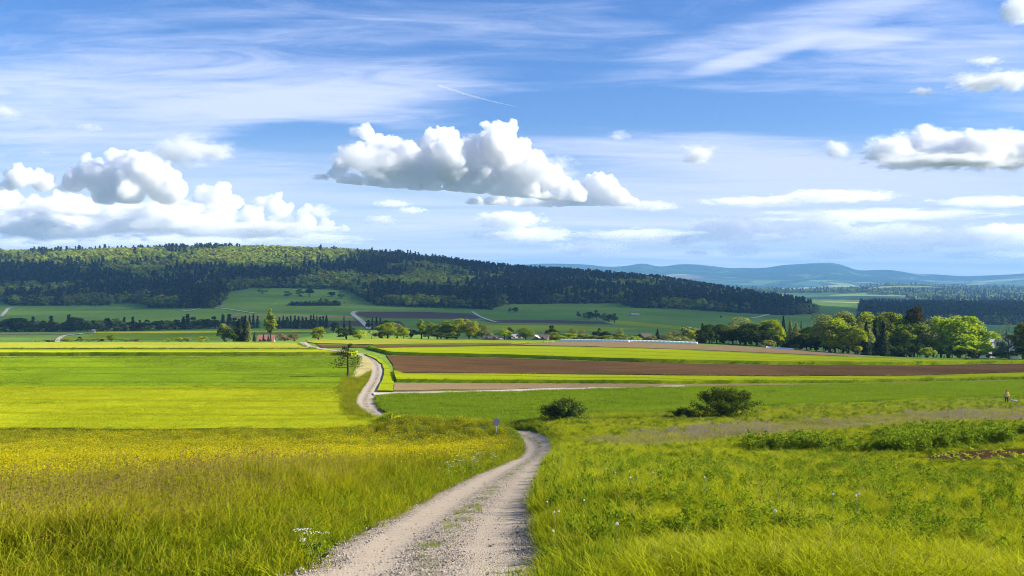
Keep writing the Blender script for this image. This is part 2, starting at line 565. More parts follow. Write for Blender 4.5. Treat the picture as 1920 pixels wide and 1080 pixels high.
def soil(name, c1, c2, rot=0.0, bump=0.12, rows=0.0):
    def build(t, pos):
        a = t.noise(pos, 2.4, 8, 0.75)
        b = t.noise(t.mapping(pos, (0.08, 1.0, 1), (0, 0, rot)), 1.1, 5, 0.6)
        c = t.noise(pos, 0.03, 4, 0.5)
        f = t.math('ADD', t.math('MULTIPLY', t.ramp(a, 0.3, 0.7), 0.35), t.math('ADD', t.math('MULTIPLY', t.ramp(b, 0.32, 0.68), 0.40), t.math('MULTIPLY', t.ramp(c, 0.35, 0.65), 0.25)))
        return t.mix(f, c1, c2)
    return surface(name, build, bump, 3.0)


def turf_build(t, pos):
    a = patchy(t, pos, [(0.3, (0.045, 0.075, 0.012)), (0.5, (0.085, 0.12, 0.016)), (0.7, (0.14, 0.15, 0.03))], 1.7, 8)
    return a


def valley_build(t, pos):
    a = patchy(t, pos, [(0.3, (0.13, 0.24, 0.040)), (0.5, (0.19, 0.32, 0.045)), (0.68, (0.28, 0.36, 0.06))], 0.010, 8, (0.5, 1, 1))
    b = t.noise(t.mapping(pos, (0.3, 1, 1)), 0.35, 5, 0.7)
    return t.mix(t.ramp(b, 0.35, 0.65, 0.0, 0.45), a, (0.09, 0.17, 0.025))


def plain_build(t, pos):
    v = t.n('ShaderNodeTexVoronoi', feature='F1', inp={'Vector': t.mapping(pos, (0.6, 1.0, 0.0), (0, 0, 0.2)), 'Scale': 0.0042, 'Randomness': 1.0})
    r = t.n('ShaderNodeValToRGB')
    el_ = r.color_ramp.elements
    el_[0].position, el_[0].color = 0.0, (0.13, 0.24, 0.06, 1)
    el_[1].position, el_[1].color = 1.0, (0.70, 0.64, 0.26, 1)
    for p, c in ((0.3, (0.16, 0.27, 0.06)), (0.5, (0.34, 0.44, 0.10)), (0.7, (0.52, 0.54, 0.16)), (0.85, (0.27, 0.19, 0.11))):
        e = el_.new(p)
        e.color = (*c, 1)
    r.color_ramp.interpolation = 'CONSTANT'
    sepc = t.n('ShaderNodeSeparateColor', inp={0: v.outputs['Color']})
    t.put(r.inputs[0], sepc.outputs[0])
    wood = t.noise(t.mapping(pos, (0.7, 1.4, 1)), 0.0016, 9, 0.68, 0.6)
    grain = t.noise(pos, 0.012, 8, 0.75)
    wcol = t.mix(t.ramp(grain, 0.35, 0.65), (0.010, 0.026, 0.016), (0.07, 0.12, 0.03))
    zc = t.n('ShaderNodeSeparateXYZ', inp={0: pos}).outputs[2]
    hill = t.ramp(zc, -60.0, 90.0, -0.04, 0.07)
    wm = t.ramp(t.math('ADD', t.math('ADD', wood, hill), t.math('MULTIPLY', grain, 0.12)), 0.50, 0.56)
    return t.mix(wm, r.outputs[0], wcol)


M_TURF = surface('turf', turf_build, 0.08, 6.0)
M_VALLEY = surface('valley_grass', valley_build, 0.3, 1.2)
M_PLAIN = surface('far_fields', plain_build)

_us = np.concatenate([[-7, -5, -3.5, -2.4, -1.7, -1.25, -1.0, -0.85], np.linspace(-0.72, 0.72, 470), [0.85, 1.0, 1.25, 1.7, 2.4, 3.5, 5, 7]])
_ys = np.concatenate([[-120, -60, -30, -14, -7, -3, 0, 2, 3.2], np.exp(np.linspace(math.log(4.0), math.log(19000), 760))])
GX = _us[None, :] * np.maximum(_ys, 10.0)[:, None]
GY = np.repeat(_ys[:, None], len(_us), 1)
GZ = ground(GX, GY)
_n, _m = GX.shape
_i = np.arange(_n * _m).reshape(_n, _m)
_f = np.stack([_i[:-1, :-1], _i[:-1, 1:], _i[1:, 1:], _i[1:, :-1]], -1).reshape(-1, 4)
gnd = mesh_obj('ground', np.column_stack([GX.ravel(), GY.ravel(), GZ.ravel()]), _f, [M_TURF, M_VALLEY, M_PLAIN], smooth=True)
_my = np.repeat(((_ys[:-1] > 112).astype(int) + (_ys[:-1] > 3100)), _m - 1)
gnd.data.polygons.foreach_set('material_index', _my.astype(np.int32))
tag(gnd, 'rolling green farmland running from the hillside to the far hills', 'ground', kind='structure')


# ------------------------------------------------------------------ track surface
def gravel_mat(name):
    m, t = new_mat(name)
    pos = t.n('ShaderNodeNewGeometry').outputs['Position']
    ac = t.n('ShaderNodeAttribute', attribute_name='across').outputs['Fac']
    v = t.n('ShaderNodeTexVoronoi', inp={'Vector': pos, 'Scale': 38.0})
    sc_ = t.n('ShaderNodeSeparateColor', inp={0: v.outputs['Color']})
    stone = t.mix(sc_.outputs[0], (0.135, 0.112, 0.09), (0.60, 0.505, 0.395))
    dust = t.noise(pos, 1.3, 6, 0.65)
    sand = t.mix(t.noise(pos, 9.0, 6, 0.7), (0.39, 0.32, 0.235), (0.57, 0.475, 0.36))
    rut = t.math('ABSOLUTE', t.math('SUBTRACT', t.math('ABSOLUTE', ac), 0.52))
    inrut = t.ramp(rut, 0.30, 0.08)
    f = t.math('ADD', t.math('MULTIPLY', inrut, 0.75), t.ramp(dust, 0.42, 0.66, 0.0, 0.5))
    colr = t.mix(f, stone, sand)
    mid = t.ramp(t.math('ABSOLUTE', ac), 0.22, 0.03)
    gr = t.math('MULTIPLY', mid, t.ramp(t.noise(pos, 1.1, 7, 0.7), 0.45, 0.60, 0.0, 0.75))
    colr = t.mix(gr, colr, (0.13, 0.14, 0.035))
    edge = t.math('MULTIPLY', t.ramp(t.math('ABSOLUTE', ac), 0.78, 1.0), t.ramp(dust, 0.35, 0.6, 0.2, 0.8))
    colr = t.mix(edge, colr, (0.16, 0.12, 0.06))
    h = t.math('ADD', t.math('MULTIPLY', v.outputs['Distance'], -1.0), t.noise(pos, 70, 3, 0.6))
    b = t.n('ShaderNodeBump', inp={'Strength': 0.8, 'Distance': 0.015, 'Height': h})
    d = t.n('ShaderNodeBsdfDiffuse', inp={'Color': colr, 'Roughness': 1.0, 'Normal': b.outputs[0]})
    t.n('ShaderNodeOutputMaterial', inp={0: d.outputs[0]})
    return m


M_GRAVEL = gravel_mat('gravel')
M_PATH = soil('pale_path', (0.50, 0.43, 0.34), (0.66, 0.58, 0.47))


def ribbon(name, line, width, mat, lift=0.03, across=9, wob=0.08, crown=0.04):
    line = np.asarray(line, float)
    tg = np.gradient(line, axis=0)
    tg /= np.linalg.norm(tg, axis=1)[:, None] + 1e-9
    nr = np.column_stack([tg[:, 1], -tg[:, 0]])
    s = np.concatenate([[0], np.cumsum(np.linalg.norm(np.diff(line, axis=0), axis=1))])
    V, A = [], []
    for k in range(across):
        a = -1 + 2 * k / (across - 1)
        ww = np.full(len(line), width * 0.5 * a)
        if abs(a) == 1:
            ww = ww * (1 + wob * fbm(np.column_stack([s * 0.8, np.full(len(s), 3.0 * a)]), 4, 8))
        p = line + nr * ww[:, None]
        z = ground0(p[:, 0], p[:, 1]) + lift + crown * (0.5 * math.cos(a * math.pi * 2) - 0.8 * (abs(a) > 0.95))
        V.append(np.column_stack([p, z]))
        A.append(np.full(len(line), a))
    V = np.array(V)
    A = np.array(A)
    n1, n2 = V.shape[:2]
    i = np.arange(n1 * n2).reshape(n1, n2)
    f = np.stack([i[:-1, :-1], i[1:, :-1], i[1:, 1:], i[:-1, 1:]], -1).reshape(-1, 4)[:, ::-1]
    o = mesh_obj(name, V.reshape(-1, 3), f, mat, smooth=True)
    point_attr(o, 'across', 'FLOAT', A.ravel())
    return o


tag(ribbon('gravel_track', TRACK, 2.45, M_GRAVEL), 'pale winding gravel farm track leading down between the meadows', 'track', kind='structure')
tag(ribbon('side_path', TRACK2, 2.5, M_PATH, 0.14, 5), 'pale side path branching right from the winding track', 'path', kind='structure')


# ------------------------------------------------------------------ fields
def inside(poly, P):
    x, y = P[:, 0], P[:, 1]
    c = np.zeros(len(P), bool)
    j = len(poly) - 1
    for i in range(len(poly)):
        xi, yi = poly[i]
        xj, yj = poly[j]
        if yi != yj:
            c ^= ((yi > y) != (yj > y)) & (x < (xj - xi) * (y - yi) / (yj - yi) + xi)
        j = i
    return c


def densify(poly, step):
    out = []
    for a, b in zip(poly, poly[1:] + poly[:1]):
        n = max(1, int(math.ceil(math.hypot(b[0] - a[0], (b[1] - a[1]) * 3) / step)))
        out += [(a[0] + (b[0] - a[0]) * k / n, a[1] + (b[1] - a[1]) * k / n) for k in range(n)]
    return out


FIELD_EDGE = {}


def field(name, label, poly, h, mat, cat='field', step=22, dy=3.2, wave=0.1):
    """poly: outline in photo pixels, thrown onto the terrain; h: standing height of the crop, with real sides"""
    P = densify(poly, step)
    # a far rim is drawn where the top of the crop shows, a near rim where its foot stands
    rim = inside(poly, np.array(P) + (0, 1.1))
    E = np.array([unproject(q[0], q[1], h=h if r_ else 0.0) for q, r_ in zip(P, rim)])
    a = np.array(poly)
    gx = np.arange(a[:, 0].min() + step * 0.5, a[:, 0].max(), step * 1.3)
    gy = np.arange(a[:, 1].min() + dy * 0.5, a[:, 1].max(), dy)
    G = np.array([(x + (step * 0.6 if k % 2 else 0), y) for k, y in enumerate(gy) for x in gx])
    G = G[inside(poly, G)] if len(G) else G
    I = np.array([unproject(*p) for p in G]).reshape(-1, 2)
    n = len(E)
    wob = 0.12 * fbm(E / 1.7, 3, 4)
    E = E + np.column_stack([wob, wob])
    V2 = [Vector(map(float, p)) for p in np.vstack([E, I])]
    vo, _e, fo, ov, _oe, _of = delaunay_2d_cdt(V2, [], [list(range(n))], 1, 1e-4)
    X = np.array([v[:] for v in vo])
    z = ground(X[:, 0], X[:, 1], False) + h + wave * fbm(X / 9.0, 3, 6)
    top = np.column_stack([X, z])
    faces = [tuple(f) for f in fo]
    cnt = {}
    for f in faces:
        for p, q in zip(f, f[1:] + f[:1]):
            cnt[(p, q)] = 1
    border = [(p, q) for (p, q) in cnt if (q, p) not in cnt]
    bot = top.copy()
    bot[:, 2] -= h + 0.4
    o = len(top)
    faces += [(q, p, p + o, q + o) for p, q in border]
    ob = mesh_obj(name, np.vstack([top, bot]), faces, mat)
    me = ob.data
    bm_ = bmesh.new()
    bm_.from_mesh(me)
    bmesh.ops.delete(bm_, geom=[v for v in bm_.verts if not v.link_faces], context='VERTS')
    bmesh.ops.recalc_face_normals(bm_, faces=bm_.faces)
    if sum(f.normal.z for f in bm_.faces) < 0:
        bmesh.ops.reverse_faces(bm_, faces=bm_.faces)
    bm_.to_mesh(me)
    bm_.free()
    tag(ob, label, cat, kind='structure')
    FIELD_EDGE[label] = (E, h)
    return ob


C_YEL = crop('flowering_crop', (0.26, 0.32, 0.010), (0.44, 0.45, 0.012), 1.2, (0.12, 1, 1), 0.05, 0.3, 0.7, (0.16, 0.24, 0.012))
C_GRN = crop('young_wheat', (0.14, 0.235, 0.008), (0.25, 0.34, 0.010), 1.5, (0.25, 1, 1), 0.0, 0.3, 0.5, (0.09, 0.17, 0.008))
C_LIT = crop('light_barley', (0.28, 0.35, 0.008), (0.38, 0.42, 0.010), 1.2, (0.15, 1, 1), 0.03, 0.2, 0.7)
C_PALE = crop('hay_meadow', (0.28, 0.31, 0.02), (0.44, 0.43, 0.05), 0.8, (0.2, 1, 1), 0.0, 0.3, 0.5, (0.46, 0.42, 0.03))
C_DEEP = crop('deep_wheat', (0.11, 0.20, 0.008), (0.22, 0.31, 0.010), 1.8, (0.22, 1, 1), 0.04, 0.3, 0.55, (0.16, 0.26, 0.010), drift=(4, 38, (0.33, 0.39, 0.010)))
C_DRY = crop('dry_grass', (0.44, 0.38, 0.14), (0.60, 0.52, 0.24), 1.8, (1, 1, 1), 0.0, 0.2, 0.3, (0.30, 0.30, 0.06))
C_SOIL = soil('ploughed_soil', (0.060, 0.034, 0.014), (0.215, 0.122, 0.054))
C_TAN = soil('harrowed_soil', (0.24, 0.16, 0.08), (0.36, 0.25, 0.13))
C_DKSOIL = soil('dark_soil', (0.085, 0.058, 0.048), (0.13, 0.088, 0.07))
C_FARG = crop('far_pasture', (0.13, 0.24, 0.05), (0.19, 0.29, 0.06), 0.4, (0.2, 1, 1), 0.0, 0.3, 0.6)
C_RAPE = crop('yellow_rape', (0.50, 0.46, 0.01), (0.62, 0.54, 0.01), 0.8, (0.2, 1, 1), 0.0, 0.2, 0.5)

# left side, near to far
field('flowering_field', 'bright yellow-green flowering strip field just beyond the left meadow',
      [(-330, 812), (300, 812), (600, 811), (720, 806), (752, 799), (700, 796), (655, 788), (634, 772), (637, 745), (624, 731), (300, 730.5), (-330, 730)], 0.45, C_YEL)
field('wheat_field', 'green wheat field on the left beyond the yellow strip',
      [(-330, 729.5), (300, 730), (626, 730.5), (645, 716), (656, 706), (664, 690), (672, 673), (640, 669.8), (300, 670.5), (-330, 671)], 0.35, C_GRN)
field('dry_verge', 'pale dry grass patch beside the bend of the track',
      [(657, 706), (668, 712), (684, 705), (697, 690), (698, 681), (688, 672), (676, 669.5), (668, 686)], 0.12, C_DRY, 'verge', 10, 2.2)
field('field_margin', 'thin pale grass margin between the two left fields',
      [(-330, 670.6), (300, 670), (645, 669.3), (660, 668.6), (660, 667.3), (300, 668.2), (-330, 668)], 0.1, C_DRY, 'field margin', 25, 1.2)
field('barley_field', 'light green barley field left of the track with a dark near edge',
      [(-330, 667.6), (300, 667.6), (640, 666.8), (672, 664.5), (640, 660.5), (604, 656), (300, 655.5), (-330, 655.5)], 0.75, C_LIT)
field('hay_field', 'pale yellow-green hay field along the left crest',
      [(-330, 655), (300, 655), (590, 655), (575, 651), (563, 646), (560, 642.5), (300, 642.3), (-330, 642.3)], 0.3, C_PALE)
# right side
field('grass_verge', 'yellow-green grass verge on the right of the winding track',
      [(706, 735), (736, 736), (739, 716), (737, 700), (727, 684), (712, 672), (692, 664.5), (682, 665.5), (700, 672), (717, 684), (721, 698), (716, 714)], 0.2, C_LIT, 'verge', 10, 3)
field('ploughed_field', 'large brown ploughed field right of the winding track',
      [(741, 699.5), (900, 700), (1200, 703), (1440, 705.5), (1700, 704.5), (1920, 698), (2300, 694), (2300, 678), (1920, 682), (1700, 685), (1440, 684), (1200, 679.5), (960, 671.5), (752, 666.5), (724, 667), (736, 683)], 0.12, C_SOIL)
field('green_strip_field', 'bright green crop strip between two brown fields',
      [(744, 717), (960, 718), (1300, 719.5), (1600, 718), (1920, 711), (2300, 706), (2300, 694.5), (1920, 698.5), (1700, 705), (1440, 706), (1200, 703.5), (900, 700.5), (738, 700), (740, 709)], 0.5, C_LIT, 'crop strip')
field('narrow_soil_strip', 'narrow bare brown strip above the side path',
      [(737, 734.5), (960, 730.5), (1200, 727), (1500, 723.5), (1920, 714.5), (2300, 709), (2300, 706.5), (1920, 711.5), (1600, 718.5), (1300, 720), (960, 719), (741, 718)], 0.12, C_TAN, 'soil strip')
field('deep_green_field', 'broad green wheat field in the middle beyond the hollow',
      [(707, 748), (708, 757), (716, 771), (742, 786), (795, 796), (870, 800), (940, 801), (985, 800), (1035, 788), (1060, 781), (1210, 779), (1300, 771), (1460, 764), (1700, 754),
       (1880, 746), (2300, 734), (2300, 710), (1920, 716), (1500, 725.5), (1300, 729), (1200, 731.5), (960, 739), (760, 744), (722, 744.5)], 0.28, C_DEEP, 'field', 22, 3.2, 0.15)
field('upper_barley_field', 'long bright yellow-green field below the tan soil',
      [(735, 666), (960, 671), (1200, 679), (1440, 683.5), (1700, 684.5), (1920, 681), (2300, 677), (2300, 674), (1850, 675), (1720, 673), (1600, 669.5), (1440, 663), (1300, 656.5), (1100, 650.5), (960, 648.8), (800, 651), (690, 653), (700, 657)], 0.7, C_LIT)
field('harrowed_field', 'tan harrowed field along the crest on the right',
      [(965, 648), (1100, 650), (1300, 656), (1440, 662.5), (1590, 668.5), (1650, 668), (1540, 659.5), (1440, 651.5), (1300, 645), (1150, 640.6), (1050, 640.5), (1000, 644)], 0.15, C_TAN)
field('brown_strip', 'narrow brown soil strip crossing behind the small tree',
      [(604, 652.5), (700, 652.5), (960, 648), (1000, 645), (960, 645), (700, 647.5), (592, 645.8)], 0.12, C_SOIL, 'soil strip')
field('crest_meadow', 'sunny yellow-green meadow below the crest trees',
      [(577, 642.5), (596, 645), (700, 646.8), (960, 644.3), (1040, 640.5), (1000, 639.2), (880, 638), (730, 634.5), (620, 636), (575, 638)], 0.25, C_PALE)
# valley floor
field('valley_crop', 'green valley field with a yellow far margin at the left',
      [(150, 637), (410, 636), (410, 625), (180, 626)], 0.3, C_GRN, 'field', 22, 2)
field('yellow_margin', 'thin yellow flowering strip in front of the valley tree belt',
      [(170, 625.5), (420, 624.5), (600, 623), (600, 619.5), (420, 620.5), (185, 622)], 0.3, C_RAPE, 'flower strip', 22, 1.5)
field('stubble_strip', 'pale tan stubble strip in the valley at the far left',
      [(-250, 628.5), (150, 627), (175, 624), (-250, 625)], 0.2, C_TAN, 'soil strip', 22, 1.5)
field('far_ploughed_field', 'long dark ploughed field at the foot of the wooded hill',
      [(668, 590), (690, 596.5), (890, 598), (903, 596), (880, 588), (800, 585), (700, 584.5), (672, 585.5)], 0.2, C_DKSOIL, 'field', 18, 1.8)
field('far_soil_strip', 'thin brownish soil strip behind the dark conifers',
      [(430, 594), (560, 594.5), (662, 596), (662, 592.5), (560, 590.5), (430, 590.5)], 0.2, C_TAN, 'soil strip', 18, 1.2)
field('far_brown_field', 'dull brown field behind the short conifer row',
      [(560, 612), (760, 612), (750, 602), (560, 601)], 0.2, C_DKSOIL, 'field', 18, 2)
field('slate_brown_strip', 'dark soil strip in front of the clump of trees on the far pasture',
      [(925, 605), (1060, 606.5), (1150, 608.5), (1130, 603), (1040, 600), (960, 599.5), (900, 601)], 0.2, C_DKSOIL, 'soil strip', 18, 1.5)
field('pasture_strip', 'lighter green strip crossing the far pasture on the right',
      [(1130, 606), (1290, 619.5), (1330, 618), (1220, 606), (1160, 601)], 0.2, C_LIT, 'pasture', 18, 1.8)
field('far_green_field', 'green meadow between the dark soil strip and the crest shrubs',
      [(900, 610), (1060, 610), (1200, 616), (1130, 622), (900, 618)], 0.2, C_LIT, 'meadow', 18, 1.8)
field('rape_field', 'small patch of bright yellow rape seen past the grove at the right',
      [(1848, 664), (1895, 664), (1905, 657), (1860, 656)], 0.4, C_RAPE, 'field', 12, 1.5)
# pale farm roads in the valley
for nm, lb, pts, wd in (
        ('valley_road', 'pale farm road climbing past the far ploughed field', [(694, 618), (688, 612), (676, 601), (664, 592), (661, 588), (668, 584), (690, 583.5)], 5.0),
        ('field_road', 'short pale farm road rising at the far left', [(2, 594), (10, 585), (17, 578), (32, 576)], 4.0),
        ('meadow_road', 'pale track slanting through the left valley meadow', [(90, 641), (112, 635), (150, 627), (170, 625)], 3.0),
        ('woodland_road', 'pale road along the foot of the wood above the left belt', [(340, 582), (356, 583), (380, 578), (420, 579), (480, 588)], 3.5),
        ('pasture_road', 'pale road slanting beside the far ploughed field', [(886, 585), (900, 594), (925, 603), (940, 605)], 4.0),
        ('hillfoot_road', 'pale road below the end of the wooded hill', [(1410, 597), (1425, 594), (1450, 587), (1458, 584.5)], 5.0)):
    tag(ribbon(nm, smooth_line([unproject(*p) for p in pts], 40), wd, M_PATH, 0.5, 3, 0.05, 0.0), lb, 'road', kind='structure')
# ------------------------------------------------------------------ clouds: closed billowing bodies of bright mist, far outside the haze
def cloud_mat(name, dens, aniso=0.25):
    m, t = new_mat(name)
    v = t.n('ShaderNodeVolumeScatter', inp={'Color': (0.986, 0.993, 1.0), 'Density': dens, 'Anisotropy': aniso})
    t.n('ShaderNodeOutputMaterial', inp={'Volume': v.outputs[0]})
    return m


_bm = bmesh.new()
bmesh.ops.create_icosphere(_bm, subdivisions=2, radius=1.0)
ICO_V = np.array([v.co[:] for v in _bm.verts])
ICO_F = np.array([[v.index for v in f.verts] for f in _bm.faces])
_bm.free()


def make_cloud(name, spheres, base, voxel, dens, bump, label, seed=1, squash=1.0, kind=None, group=None, cat='cloud'):
    """spheres: (x, y, z, r); base: height of the flat underside; one remeshed, billowed body"""
    rnd = random.Random(seed)
    sp = np.array(spheres)
    vv = (ICO_V[None] * sp[:, None, 3:4] * (1, 1, squash) + sp[:, None, :3]).reshape(-1, 3)
    ff = (ICO_F[None] + (np.arange(len(sp)) * len(ICO_V))[:, None, None]).reshape(-1, 3)
    o = mesh_obj(name, vv, ff)
    me = o.data
    md = o.modifiers.new('r', 'REMESH')
    md.mode = 'VOXEL'
    md.voxel_size = voxel
    dg = bpy.context.evaluated_depsgraph_get()
    me2 = bpy.data.meshes.new_from_object(o.evaluated_get(dg))
    o.modifiers.clear()
    o.data = me2
    bpy.data.meshes.remove(me)
    n = len(me2.vertices)
    co = np.empty(n * 3, np.float32)
    no = np.empty(n * 3, np.float32)
    me2.vertices.foreach_get('co', co)
    me2.vertices.foreach_get('normal', no)
    co, no = co.reshape(-1, 3), no.reshape(-1, 3)
    off = np.array([rnd.uniform(0, 99) for _ in range(3)])
    s1, s2, s3 = 1.0 / (bump * 3.2), 1.0 / (bump * 1.25), 1.0 / (bump * 0.55)
    wv = np.column_stack([vnoise(co * s1 * 0.8 + off, 3 + q) for q in range(3)])
    wv2 = np.column_stack([vnoise(co * s2 * 0.9 + off, 13 + q) for q in range(3)])
    f = 0.55 - worley(co * s1 + off + 0.4 * wv, 7)
    g = 0.5 - worley(co * s2 + off + 0.4 * wv2, 9)
    h = 0.5 - worley(co * s3 + off + 0.4 * wv, 10)
    d = bump * (1.0 * f + 0.62 * g + 0.34 * h + 0.5 * fbm(co * s2 * 0.4 + off, 4, 11))
    top = np.clip((no[:, 2] + 0.75) / 0.6, 0.25, 1.0)
    co = co + no * (d * top)[:, None]
    # flat, slightly ragged underside
    if base is not None:
        lim = (base(co[:, 0]) if callable(base) else base) + fbm(co[:, :2] * s1 * 0.6, 3, 5) * bump * 0.5
        co[:, 2] = np.where(co[:, 2] < lim, lim - (lim - co[:, 2]) * 0.12, co[:, 2])
    me2.vertices.foreach_set('co', co.astype(np.float32).ravel())
    me2.polygons.foreach_set('use_smooth', np.ones(len(me2.polygons), dtype=bool))
    me2.update()
    me2.validate()
    me2.name = name
    me2.materials.clear()
    me2.materials.append(cloud_mat(name + '_mist', dens))
    tag(o, label, cat, group, kind)
    return o


def puff(blobs, Y, seed, depth=0.6, kids=7, lev=2, basepy=None):
    """blobs (px, py, r in px) seen at distance Y -> spheres in metres with smaller ones budding from their upper sides"""
    rnd = random.Random(seed)
    k = Y / F
    out = []

    def bud(x, y, z, r, l):
        out.append((x, y, z, r))
        if l == 0:
            return
        for _ in range(kids if l == lev else 4):
            a, e = rnd.uniform(0, 2 * math.pi), math.asin(rnd.uniform(-0.15, 1.0))
            rr = r * rnd.uniform(0.30, 0.52)
            d = r * rnd.uniform(0.82, 1.0)
            bud(x + d * math.cos(e) * math.cos(a), y + d * math.cos(e) * math.sin(a), z + d * math.sin(e), rr, l - 1)
    for (px, py, r) in blobs:
        rm = r * k * 0.72
        bud((px - CX) * k, Y + rnd.uniform(-1, 1) * depth * rm, (HZ - py) * k, rm, lev)
    if isinstance(basepy, tuple):
        x0, b0, x1, b1 = basepy
        return out, (lambda x: np.interp(x / k + CX, [x0, x1], [(HZ - b0) * k, (HZ - b1) * k]))
    return out, (None if basepy is None else (HZ - basepy) * k)


def px_cloud(label, blobs, Y, basepy, seed, mfp=9.0, vox=2.0, bump=7.5, depth=1.0, kids=7, lev=2, kind=None, group=None, name='cloud'):
    k = Y / F
    sp, b = puff(blobs, Y, seed, depth, kids, lev, basepy)
    return make_cloud(name, sp, b, vox * k, 1.0 / (mfp * k), bump * k, label, seed, kind=kind, group=group)




def wisp(label, px, py, rx, ry, Y=16500, mfp=10.0, seed=1, freq=3.2, soft=0.75, name='cloud', group=None, bright=0.0):
    """a torn scrap of cloud: a flattened body whose mist thins raggedly towards its edge"""
    k = Y / F
    me = bpy.data.meshes.new(name)
    me.from_pydata([tuple(v * 1.05) for v in ICO_V], [], [tuple(f) for f in ICO_F.tolist()])
    o = bpy.data.objects.new(name, me)
    o.location = ((px - CX) * k, Y, (HZ - py) * k)
    o.scale = (rx * k, max(rx * 0.6, ry) * k, ry * k)
    COL.objects.link(o)
    m, t = new_mat('torn_mist')
    oc = t.n('ShaderNodeTexCoord').outputs['Object']
    ln = t.n('ShaderNodeVectorMath', operation='LENGTH', inp={0: oc}).outputs['Value']
    asp = rx / ry
    nv = t.mapping(oc, (freq * min(asp, 4.0) * 0.5, freq * 0.8, freq), (0, 0, 0), (seed * 3.7, seed * 1.3, seed * 2.1))
    nz_ = t.noise(nv, 1.0, 8, 0.68, 0.6)
    lobes = t.noise(nv, 0.45, 2, 0.5, 0.2)
    f = t.math('ADD', t.math('SUBTRACT', 0.86, ln), t.math('ADD', t.math('MULTIPLY', t.math('SUBTRACT', nz_, 0.5), 1.5), t.math('MULTIPLY', t.math('SUBTRACT', lobes, 0.5), 1.3)))
    d = t.math('MULTIPLY', t.ramp(f, 0.06, 0.06 + soft), 1.0 / (mfp * k))
    vs = t.n('ShaderNodeVolumeScatter', inp={'Color': (0.986, 0.993, 1.0), 'Density': d, 'Anisotropy': 0.0})
    t.n('ShaderNodeOutputMaterial', inp={'Volume': vs.outputs[0]})
    me.materials.append(m)
    tag(o, label, 'cloud', group)
    return o
# ------------------------------------------------------------------ the broad cloud overhead, right of the view, whose shadow lies on the valley and the hill
def shade_cloud():
    sp = []
    r = random.Random(5)
    for gy_ in np.arange(610, 2500, 105):
        for gx_ in np.arange(-1500, 1500, 105):
            x, y = gx_ + r.uniform(-30, 30), gy_ + r.uniform(-30, 30)
            px = x / y * F + CX
            z = float(ground0(x, y))
            py = HZ - z / y * F
            if px < -420 or px > 2150:
                continue
            if px < 860 and py < 512 + 5 * math.sin(px / 50) - max(0, px - 480) * 0.035:
                continue                                   # the sunlit upper wood
            if 560 < px < 900 and 574 < py < 612 and r.random() < 0.55:
                continue                                   # gleam on the fields by the ploughed strip
            if 790 < px < 980 and 520 < py < 552 or 1140 < px < 1260 and 530 < py < 552:
                continue
            if y < 690 and px < 640 and py > 617:
                continue
            if px > 1560 and y < 1250:
                continue
            k = (1500 - z) / sd.z
            sp.append((x + sd.x * k, y + sd.y * k, 1500 + r.uniform(-40, 60), r.uniform(82, 105)))
    return sp


make_cloud('cloud', shade_cloud(), 1400, 42, 1 / 190.0, 30, 'broad ragged cloud high over the right shoulder, shading the valley', 8, kind=None)
def row_of(x0, x1, y, r, n, seed, jy=4.0, jr=0.3, slope=0.0):
    """a loose row of billows"""
    g = random.Random(seed)
    return [(x0 + (x1 - x0) * (i + 0.5) / n + g.uniform(-.3, .3) * (x1 - x0) / n, y + slope * (x1 - x0) * (i + .5) / n + g.uniform(-jy, jy), r * g.uniform(1 - jr, 1 + jr)) for i in range(n)]


px_cloud('largest white cumulus in mid-sky, heaped tops over a flat blue-grey base',
         [(652, 288, 20), (642, 313, 24), (630, 328, 14), (686, 250, 20), (702, 272, 28), (676, 300, 30), (694, 308, 34), (725, 284, 30), (742, 270, 18), (735, 312, 40), (770, 300, 40), (792, 274, 22), (778, 325, 34), (829, 249, 21),
          (816, 280, 38), (850, 276, 30), (880, 270, 22), (845, 308, 54), (800, 326, 38), (924, 246, 23), (948, 243, 24), (938, 272, 44), (972, 288, 40), (900, 300, 50), (960, 322, 54), (1004, 318, 40), (1030, 334, 34),
          (1055, 346, 26), (900, 335, 42), (1080, 354, 20), (850, 335, 36), (760, 335, 28), (700, 330, 26), (1010, 345, 32), (612, 331, 9)] + row_of(632, 1090, 338, 22, 18, 2, 2, 0.12, 0.078), 17000, (600, 341, 1100, 378), 3, depth=1.0)
px_cloud('low shelf of cumulus trailing below the right end of the largest cloud',
         [(1104, 350, 24), (1126, 338, 21), (1142, 356, 28), (1165, 370, 22), (1188, 379, 16), (1208, 384, 10), (1120, 368, 24)] + row_of(880, 1195, 380, 15, 22, 4, 2, 0.2), 17600, (870, 384, 1200, 388), 5, depth=0.8)
px_cloud('white heaped cumulus at the left, tallest of its group', [(140, 340, 32), (175, 328, 38), (205, 345, 44), (222, 298, 22), (255, 312, 30), (285, 318, 44), (300, 345, 50), (335, 358, 36), (250, 360, 44), (200, 366, 34), (320, 372, 30), (120, 352, 14)],
         18000, (100, 380, 370, 386), 9, depth=1.2)
px_cloud('small round cumulus at the left edge above the long cloud bank', [(20, 345, 20), (45, 335, 30), (70, 340, 28), (90, 348, 16), (5, 352, 12)], 17500, (0, 362, 100, 363), 11)
px_cloud('bright low cumulus bank in the lower left corner of the sky',
         [(-30, 370, 44), (10, 380, 34), (70, 395, 34), (105, 378, 28), (140, 395, 36), (180, 405, 34), (215, 398, 30), (240, 392, 22), (40, 415, 36), (110, 420, 36), (170, 425, 30), (230, 420, 24), (-30, 415, 40)] + row_of(0, 420, 438, 14, 12, 5), 19500, (0, 442, 300, 442), 12, mfp=11)
